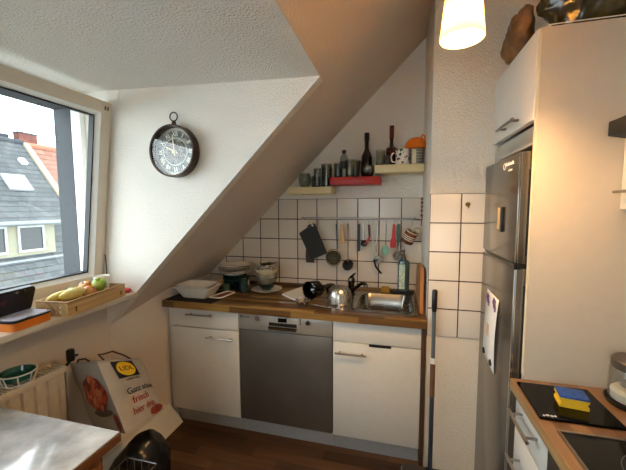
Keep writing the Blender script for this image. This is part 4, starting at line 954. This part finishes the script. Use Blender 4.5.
# ------------------------------------------------------------------ radiator
rd=thing('radiator','cream ribbed panel radiator with grille top under the window','radiator',(-1.56,.7,.15))
b=NB(); ry0,ry1=.05,1.13
def ribs(x,dx):
    pts=[]; n=int((ry1-ry0)/.05); 
    for i in range(n):
        y=ry0+.01+(ry1-ry0-.02)*i/n; w_=(ry1-ry0-.02)/n
        pts+= [(x,y),(x,y+w_*.45),(x+dx,y+w_*.55),(x+dx,y+w_*.95)]
    return pts
fp=ribs(-1.512,.012)
for (x0,y0_),(x1,y1_) in zip(fp,fp[1:]):
    q=[b.verts.new((x0,y0_,.16)),b.verts.new((x1,y1_,.16)),b.verts.new((x1,y1_,.70)),b.verts.new((x0,y0_,.70))]; b.faces.new(q)
bmesh.ops.remove_doubles(b,verts=b.verts,dist=.0002)
bmesh.ops.solidify(b,geom=b.faces[:],thickness=.006)
obj('front_panel',b,'rad',rd,sharp=.3)
b=NB(); box(b,-1.60,-1.59,ry0+.01,ry1-.01,.16,.70); obj('rear_panel',b,'rad',rd)
b=NB(); box(b,-1.515,-1.495,ry0,ry1,.70,.727,.003); box(b,-1.605,-1.59,ry0,ry1,.70,.727,.003); obj('top_rail',b,'rad',rd)
b=NB(); y=ry0+.01
while y<ry1-.01: box(b,-1.59,-1.515,y,y+.006,.705,.722); y+=.018
obj('top_grille',b,'rad',rd)
for y in (ry0,ry1-.004):
    b=NB(); box(b,-1.605,-1.497,y,y+.004,.16,.726); obj('side_cover',b,'rad',rd)
b=NB(); tube(b,[(-1.55,1.15,.69),(-1.55,1.165,.69),(-1.55,1.165,.02)],.008,10); obj('pipe',b,'rad',rd)
for y in (.3,.9):
    b=NB(); box(b,-1.649,-1.60,y,y+.03,.3,.6); obj('wall_bracket',b,'rad',rd)
tv=thing('thermostat_valve','black thermostat knob at the far end of the radiator','valve',(-1.53,1.175,.735))
b=NB(); lathe(b,[(0,0),(.016,0),(.018,.01),(.018,.05),(.014,.056),(0,.056)],c=(-1.525,1.172,.728),seg=16); obj('knob',b,'black',tv)
b=NB(); tube(b,[(-1.55,1.165,.70),(-1.525,1.172,.73)],.007,8); tube(b,[(-1.525,1.172,.75),(-1.50,1.19,.752)],.006,8); obj('stem',b,'black',tv)
# dish on radiator
gd=thing('green_dish','round dark green dish in a white wire holder on the radiator','dish',(-1.548,.985,.728))
c=(-1.548,.962,.7275)
b=NB(); lathe(b,[(0,.016),(.04,.016),(.052,.022),(.060,.048),(.062,.052),(.057,.052),(.049,.03),(0,.024)],c=c,seg=36); obj('dish',b,plain('green_glass_dish','#1d5a4e',.2,coat=.4),gd)
b=NB()
for z_,r in ((.004,.05),(.05,.064)): tube(b,ringpts((c[0],c[1],c[2]+z_),r,28),.003,6,True)
for i in range(8):
    a=i*PI/4+.2; tube(b,[(c[0]+.05*math.cos(a),c[1]+.05*math.sin(a),c[2]+.004),(c[0]+.064*math.cos(a),c[1]+.064*math.sin(a),c[2]+.05)],.0025,6)
obj('wire_holder',b,'white',gd)

# ------------------------------------------------------------------ shopping bag
A=[V((-1.306,1.12,.778)),V((-1.059,1.02,.545)),V((-1.318,1.38,.669)),V((-1.110,1.30,.466)),V((-1.575,1.205,.694)),V((-1.35,1.13,.42))]
P1,P2,P3,P4_,P5,P6=A
P7=P3+(P5-P1)*.7; P8=P4_+(P6-P2)*.7
P7.x=max(P7.x,-1.60)
bg=thing('shopping_bag','large printed reusable shopping bag lying tilted against the radiator','bag',(-1.2,1.2,.4))
def face(p00,p10,p01,p11,bul):
    n=((p10-p00).cross(p01-p00)).normalized()
    def f(u,v,off=0): 
        p=p00*(1-u)*(1-v)+p10*u*(1-v)+p01*(1-u)*v+p11*u*v
        q=p+n*(bul*math.sin(PI*min(max(u,0),1))**.7*math.sin(PI*min(max(v,0),1))**.7 if 0<u<1 and 0<v<1 else 0)
        return q+n*off
    f.n=n; return f
cen=(P1+P2+P3+P4_+P5+P6+P7+P8)/8
def mkface(p00,p10,p01,p11,bul):
    f=face(p00,p10,p01,p11,bul)
    if f.n.dot((p00+p10+p01+p11)/4-cen)<0: return face(p00,p10,p01,p11,-bul)
    return f
FF=mkface(P1,P3,P2,P4_,.018); FS=mkface(P5,P1,P6,P2,.012)
faces=[FF,FS,mkface(P7,P5,P8,P6,.0),mkface(P3,P7,P4_,P8,.015),mkface(P2,P4_,P6,P8,.0),mkface(P1,P3,P5,P7,-.012)]
def sgn(f): 
    return 1 if (f.n.dot((f(.5,.5)-cen))>0) else -1
b=NB(); n=16
for f in faces[:5]:
    g=[[b.verts.new(f(i/n,j/n)) for i in range(n+1)] for j in range(n+1)]
    for j in range(n):
        for i in range(n): b.faces.new((g[j][i],g[j][i+1],g[j+1][i+1],g[j+1][i]))
bmesh.ops.remove_doubles(b,verts=b.verts,dist=.0008)
# round the far top corner a little and crumple gently
for v in b.verts:
    v.co+=V(noise.noise_vector(v.co*7+V((3,1,2))))*.006*min(1,(v.co-P1).length*3)
body=obj('body',b,'bag',bg,sharp=1.0)
md=body.modifiers.new('s','SOLIDIFY'); md.thickness=.0015
sF=sgn(FF); sS=sgn(FS)
def patch(name,f,s_,pts,mat,off=.0045,n=8):
    """pts quad u,v corners"""
    b=NB(); g=[]
    for j in range(n+1):
        row=[]
        for i in range(n+1):
            a,c=i/n,j/n
            u=pts[0][0]*(1-a)*(1-c)+pts[1][0]*a*(1-c)+pts[3][0]*(1-a)*c+pts[2][0]*a*c
            v=pts[0][1]*(1-a)*(1-c)+pts[1][1]*a*(1-c)+pts[3][1]*(1-a)*c+pts[2][1]*a*c
            p=f(u,v); p+=V(noise.noise_vector(p*7+V((3,1,2))))*.006*min(1,(p-P1).length*3); row.append(b.verts.new(p+f.n*s_*off))
        g.append(row)
    for j in range(n):
        for i in range(n): b.faces.new((g[j][i],g[j][i+1],g[j+1][i+1],g[j+1][i]))
    return obj(name,b,mat,bg)
def disc(name,f,s_,cu,cv,ru,rv,mat,off,wob=0,nr=5):
    b=NB(); ns=36; rings=[]
    def pt(u,v):
        p=f(u,v); p+=V(noise.noise_vector(p*7+V((3,1,2))))*.006*min(1,(p-P1).length*3); return p+f.n*s_*off
    for k in range(nr+1):
        if k==0: rings.append([b.verts.new(pt(cu,cv))]); continue
        r=k/nr; rings.append([b.verts.new(pt(cu+ru*r*(1+wob*math.sin(5*a+1))*math.cos(a),cv+rv*r*(1+wob*math.sin(7*a))*math.sin(a))) for a in [2*PI*i/ns for i in range(ns)]])
    for k in range(nr):
        for i in range(ns):
            j=(i+1)%ns
            if k==0: b.faces.new((rings[0][0],rings[1][i],rings[1][j]))
            else: b.faces.new((rings[k][i],rings[k][j],rings[k+1][j],rings[k+1][i]))
    return obj(name,b,mat,bg)
patch('logo_square',FF,sF,[(.22,.05),(.72,.05),(.72,.34),(.22,.34)],'navy',.003)
disc('logo_disc',FF,sF,.47,.195,.205,.128,'yel',.0042)
def onbag(f,s_,u0,v0,su,sv,off):
    def g(co):
        u=u0+co.x*su; v=v0-co.y*sv; p=f(u,v); p+=V(noise.noise_vector(p*7+V((3,1,2))))*.006*min(1,(p-P1).length*3); return p+f.n*s_*(off+co.z)
    return g
text('logo_text','LIDL',.1,None,'navy',bg,.0004,fn=onbag(FF,sF,.47,.195,1.6,1.1,.0055))
text('slogan','Lohnt sich.',.05,None,'txtdark',bg,.0004,fn=onbag(FF,sF,.50,.38,1.5,.9,.0045))
text('slogan','Ganz schön',.1,None,'txtdark',bg,.0004,fn=onbag(FF,sF,.60,.55,1.5,1.25,.0045))
text('slogan','frisch',.1,None,'txtred',bg,.0004,fn=onbag(FF,sF,.50,.68,1.9,1.35,.0045))
text('slogan','hier drin.',.1,None,'txtred',bg,.0004,fn=onbag(FF,sF,.54,.82,1.6,1.3,.0045))
disc('tomato_picture',FS,sS,.62,.45,.33,.25,'tomato',.004,.06)
disc('bowl_picture',FS,sS,.64,.72,.28,.05,plain('dark_bowl_print','#5a4a44',.5),.0035,0)  # dark brown printed bowl under the tomatoes
disc('red_fruit_picture',FS,sS,.93,.86,.06,.12,'tomred',.004,.05)
disc('red_fruit_picture',FF,sF,.80,.93,.19,.06,'tomred',.004,.05)
# handles
b=NB(); n0=(P1-P2).normalized()
tube(b,[P1.lerp(P3,.15),P1.lerp(P3,.1)+n0*.02+V((-.01,0,.01)),P1.lerp(P3,.12)+V((-.03,.03,.012)),P1.lerp(P3,.35)+V((-.035,.03,.024)),P1.lerp(P3,.6)+n0*.01+V((0,0,.012)),P1.lerp(P3,.75)],.004,8); obj('handle',b,'brown',bg)
b=NB(); tube(b,[P5.lerp(P1,.3),P5.lerp(P1,.35)+V((0,0,.012)),P5.lerp(P1,.6)+V((0,0,.014)),P5.lerp(P1,.75)],.004,8); obj('handle',b,'brown',bg)
# black sack below
b=NB(); m=Matrix.Translation((-1.15,1.18,.205))@Matrix.Rotation(math.radians(8),4,'Y')
ell(b,(0,0,0),(.125,.15,.20),sub=5,mat=None); 
for v in b.verts: v.co=m@v.co
crumple(b,.02,8,2); crumple(b,.006,30,6)
for v in b.verts: v.co.z=max(v.co.z,.004)
tag(obj('waste_sack',b,'sack',sharp=3),'full black waste sack on the floor under the shopping bag','bag')
# wire basket with clear packaging near table
wk=thing('wire_basket','dark wire basket with clear packaging between table and black sack','basket',(-.98,1.0,.0))
b=NB()
X0_,X1_,Ya,Yb=-1.06,-.92,.86,1.02
for z_ in (.02,.18,.34,.44):
    tube(b,[(X0_,Ya,z_),(X1_,Ya,z_),(X1_,Yb,z_),(X0_,Yb,z_)],.0035,6,True)
for k in range(5):
    t_=k/4
    for p in (((X0_+(X1_-X0_)*t_),Ya),((X0_+(X1_-X0_)*t_),Yb),(X0_,Ya+(Yb-Ya)*t_),(X1_,Ya+(Yb-Ya)*t_)): tube(b,[(p[0],p[1],.02),(p[0],p[1],.44)],.0022,5)
obj('frame',b,'steelu',wk)
b=NB(); box(b,X0_,X1_,Ya,Yb,.001,.018); obj('base',b,'black',wk)
b=NB(); ell(b,(-.99,.94,.33),(.045,.055,.10),sub=4); crumple(b,.02,14,8); tag(obj('clear_packaging',b,plain('crumpled_grey_film','#6e675e',.2,coat=.5),sharp=3),'crumpled greyish plastic packaging inside the wire basket','packaging')

# ------------------------------------------------------------------ table
tbz=.75
tb=thing('dining_table','wooden table with worn glossy top coloured by sky glare in the front left corner','table',(-1.17,.45,0),math.radians(0))
b=NB(); box(b,-1.46,-.853,.16,.796,tbz-.006,tbz,.002,mat=None); obj('tabletop',b,'table',tb)
b=NB(); box(b,-1.458,-.850,.158,.799,tbz-.034,tbz-.0065,.003); obj('edge_board',b,'tedge',tb)
b=NB(); box(b,-1.42,-.89,.2,.222,.64,.715); box(b,-1.42,-.89,.74,.762,.64,.715); box(b,-1.42,-1.40,.222,.74,.64,.715); box(b,-.91,-.89,.222,.74,.64,.715); obj('apron',b,'tedge',tb)
for x,y in ((-1.40,.22),(-.91,.22),(-1.40,.74),(-.91,.74)):
    b=NB(); tube(b,[(x,y,.0),(x,y,.715)],[.018,.025],12); obj('leg',b,'tedge',tb)

# ------------------------------------------------------------------ outside
TAN=1.245; ZR=3.98; XRG=-14
def rz_(x): return ZR-TAN*(x-XRG)
def rooftiles(name,c1,c2,row,colw,dark):
    s=N(name); g=s.add('ShaderNodeNewGeometry'); sp=s.add('ShaderNodeSeparateXYZ'); s.lk(g.outputs['Position'],sp.inputs[0])
    # rows measured down the slope (x), columns along y
    v=s.math('DIVIDE',sp.outputs[2],row); rw=s.math('FLOOR',v); fv=s.math('FRACT',v)
    u=s.math('ADD',s.math('DIVIDE',sp.outputs[1],colw),s.math('MULTIPLY',rw,.5)); fu=s.math('FRACT',u); cu=s.math('FLOOR',u)
    cb=s.add('ShaderNodeCombineXYZ'); s.lk(rw,cb.inputs[0]); s.lk(cu,cb.inputs[1])
    wn=s.add('ShaderNodeTexWhiteNoise',noise_dimensions='2D'); s.lk(cb.outputs[0],wn.inputs['Vector'])
    tone=s.ramp(wn.outputs[0],[(0,lin(c1)),(1,lin(c2))])
    mk=s.math('MAXIMUM',s.math('LESS_THAN',fv,.16),s.math('MULTIPLY',s.math('LESS_THAN',fu,.07),.6))
    mx=s.add('ShaderNodeMix',data_type='RGBA'); s.lk(mk,mx.inputs[0]); s.lk(tone,mx.inputs[6]); mx.inputs[7].default_value=lin(dark)
    s.lk(mx.outputs[2],s.b.inputs['Base Color']); s.b.inputs['Roughness'].default_value=.85
    s.bump(fv,.5,.05); return s.m
gm=rooftiles('grey_roof_tiles','#383b3d','#484b4d',.17,.26,'#202224'); om=rooftiles('orange_roof_tiles','#6f4a3c','#805a4b',.2,.26,'#553026')
cw_=plain('cream_render','#757260',.9)
h1=thing('grey_roofed_house','neighbouring house with grey tiled roof and cream dormer seen through window','house',(-14,5,-9))
YV=9.47
b=NB(); slab(b,[(XRG,0,ZR),(XRG,YV,ZR),(-7.5,YV,rz_(-7.5)),(-7.5,0,rz_(-7.5))],(-.1,0,-.12)); slab(b,[(XRG,0,ZR),(XRG,YV,ZR),(-20.5,YV,rz_(-7.5)),(-20.5,0,rz_(-7.5))],(.1,0,-.12)); obj('roof',b,gm,h1)
b=NB(); slab(b,[(-7.9,0,-9),(-7.9,0,rz_(-7.9)-.2),(XRG,0,ZR-.3),(-20.1,0,rz_(-7.9)-.2),(-20.1,0,-9)],(0,YV-.05,0)); obj('walls',b,cw_,h1)
b=NB(); tube(b,[(XRG,0,ZR+.02),(XRG,YV,ZR+.02)],.1,10); obj('ridge_tiles',b,plain('ridge_grey','#303338',.85),h1)
b=NB(); slab(b,[(XRG,YV-.02,ZR+.10),(XRG,YV+.2,ZR+.10),(-7.5,YV+.2,rz_(-7.5)+.10),(-7.5,YV-.02,rz_(-7.5)+.10)],(0,0,-.2)); obj('verge_trim',b,plain('pale_mortar','#8a7d68',.9),h1)
# dormer
b=NB(); slab(b,[(-10.85,2.0,-.05),(-10.85,2.0,1.0),(-11.75,2.0,1.0),(-11.75,2.0,-.05)],(0,8.10-2.0,0)); dm=obj('dormer',b,cw_,h1)
b=NB(); slab(b,[(-10.6,1.9,1.02),(-10.6,8.25,1.02),(-12.0,8.25,1.55),(-12.0,1.9,1.55)],(0,0,.08)); obj('dormer_roof',b,gm,dm)
b=NB(); tube(b,[(-10.58,1.9,1.04),(-10.58,8.27,1.04)],.07,10); obj('gutter',b,plain('zinc','#6d7072',.5,metal=.5),dm)
for y0_,y1_ in ((7.07,7.70),(5.85,6.68),(4.5,5.3)):
    b=NB()
    for a in ((y0_-.06,y1_+.06,.16,.23),(y0_-.06,y1_+.06,.90,.97),(y0_-.06,y0_,.23,.90),(y1_,y1_+.06,.23,.90)): box(b,-10.86,-10.80,*a)
    wf=obj('window',b,plain('old_white_frame','#8c8e8c',.5) if y0_==7.07 else bpy.data.materials['old_white_frame'],dm)
    b=NB(); box(b,-10.845,-10.83,y0_,y1_,.23,.90); obj('pane',b,plain('dim_window_glass','#1c2326',.1) if y0_==7.07 else bpy.data.materials['dim_window_glass'],wf)
b=NB(); box(b,-10.87,-10.72,1.95,8.3,-.12,-.04); obj('flashing',b,bpy.data.materials['zinc'],dm)
# skylight on the roof plane
nrm=V((TAN,0,1)).normalized()
def onroof(x,y,off=0): return V((x,y,rz_(x)))+nrm*off
b=NB(); q=[onroof(-12.90,7.97),onroof(-12.90,8.68),onroof(-12.48,8.68),onroof(-12.48,7.97)]
slab(b,q,nrm*.07); sky_=obj('skylight',b,plain('skylight_frame','#8d9194',.5),h1)
b=NB(); q=[onroof(-12.87,8.02,.071),onroof(-12.87,8.63,.071),onroof(-12.51,8.63,.071),onroof(-12.51,8.02,.071)]; slab(b,q,nrm*.006); obj('pane',b,plain('skylight_glass','#aebcc2',.05,metal=.8),sky_)
b=NB(); q=[onroof(-13.42,8.88),onroof(-13.42,9.06),onroof(-13.28,9.10),onroof(-13.28,8.92)]; slab(b,q,nrm*.1); obj('roof_vent',b,'white',h1)
b=NB(); box(b,-14.25,-13.95,9.35,10.0,3.6,4.35); chm=obj('chimney',b,pattern('chimney_brick',[(.3,'#4a2620'),(.6,'#5c332a'),(.8,'#6e463a')],4,'noise',.9),h1)
b=NB(); box(b,-14.28,-13.92,9.32,10.03,4.35,4.40); obj('cap',b,bpy.data.materials['ridge_grey'],chm)
b=NB(); box(b,-14.9,-14.4,7.6,9.3,3.3,4.3); obj('roof_box',b,plain('dark_lead','#262c33',.7),h1)
b=NB(); tube(b,[(-14.7,8.98,4.2),(-14.7,8.98,5.05)],.10,14); obj('flue_pipe',b,'steelu',h1)
h2=thing('orange_roofed_house','neighbouring house with orange tiled roof seen through window','house',(-14,13,-9))
b=NB(); slab(b,[(XRG,YV+.22,ZR-.06),(XRG,18,ZR-.06),(-7.5,18,rz_(-7.5)-.06),(-7.5,YV+.22,rz_(-7.5)-.06)],(-.1,0,-.12)); slab(b,[(XRG,YV+.22,ZR-.06),(XRG,18,ZR-.06),(-20.5,18,rz_(-7.5)-.06),(-20.5,YV+.22,rz_(-7.5)-.06)],(.1,0,-.12)); obj('roof',b,om,h2)
b=NB(); slab(b,[(-7.9,YV+.2,-9),(-7.9,YV+.2,rz_(-7.9)-.3),(XRG,YV+.2,ZR-.4),(-20.1,YV+.2,rz_(-7.9)-.3),(-20.1,YV+.2,-9)],(0,8,0)); obj('walls',b,cw_,h2)
b=NB(); tube(b,[(XRG,YV+.2,ZR-.03),(XRG,18,ZR-.03)],.1,10); obj('ridge_tiles',b,plain('ridge_orange','#a85c46',.85),h2)
b=NB(); box(b,-40,-2.5,-25,40,-9.2,-9); struct(obj('ground_outside',b,plain('asphalt','#6a6a68',.9)))

# ------------------------------------------------------------------ sky
w=bpy.data.worlds.new('sky'); sc.world=w; w.use_nodes=True; nt=w.node_tree; bgn=nt.nodes['Background']
tc=nt.nodes.new('ShaderNodeTexCoord'); nz=nt.nodes.new('ShaderNodeTexNoise'); nz.inputs['Scale'].default_value=2.5; nz.inputs['Detail'].default_value=5
nt.links.new(tc.outputs['Generated'],nz.inputs['Vector'])
rp=nt.nodes.new('ShaderNodeValToRGB'); rp.color_ramp.elements[0].position=.35; rp.color_ramp.elements[0].color=(.74,.92,1.0,1); rp.color_ramp.elements[1].position=.65; rp.color_ramp.elements[1].color=(.93,1.0,1.0,1)
nt.links.new(nz.outputs[0],rp.inputs[0]); nt.links.new(rp.outputs[0],bgn.inputs[0]); bgn.inputs[1].default_value=2.6
# sky light from behind the viewer enters by the added rear window

# ------------------------------------------------------------------ camera
yaw,pitch,roll=.2544,.0844,-.004
F=V((-math.sin(yaw)*math.cos(pitch),math.cos(yaw)*math.cos(pitch),-math.sin(pitch)))
r=V((math.cos(yaw),math.sin(yaw),0)); u=r.cross(F)
r2=r*math.cos(roll)+u*math.sin(roll); u2=-r*math.sin(roll)+u*math.cos(roll)
cam=bpy.data.cameras.new('camera'); cam.sensor_width=36; cam.lens=323.6/626*36; cam.clip_start=.01; cam.clip_end=200
co=bpy.data.objects.new('camera',cam); COL.objects.link(co)
mm=Matrix((r2,u2,-F)).transposed().to_4x4(); mm.translation=V((0,0,1.465)); co.matrix_world=mm
sc.camera=co
sc.cycles.max_bounces=14; sc.cycles.diffuse_bounces=9; sc.cycles.transparent_max_bounces=24
sc.view_settings.view_transform='Standard'; sc.view_settings.look='None'; sc.view_settings.gamma=1; sc.view_settings.exposure=1.5; sc.view_settings.use_curve_mapping=False
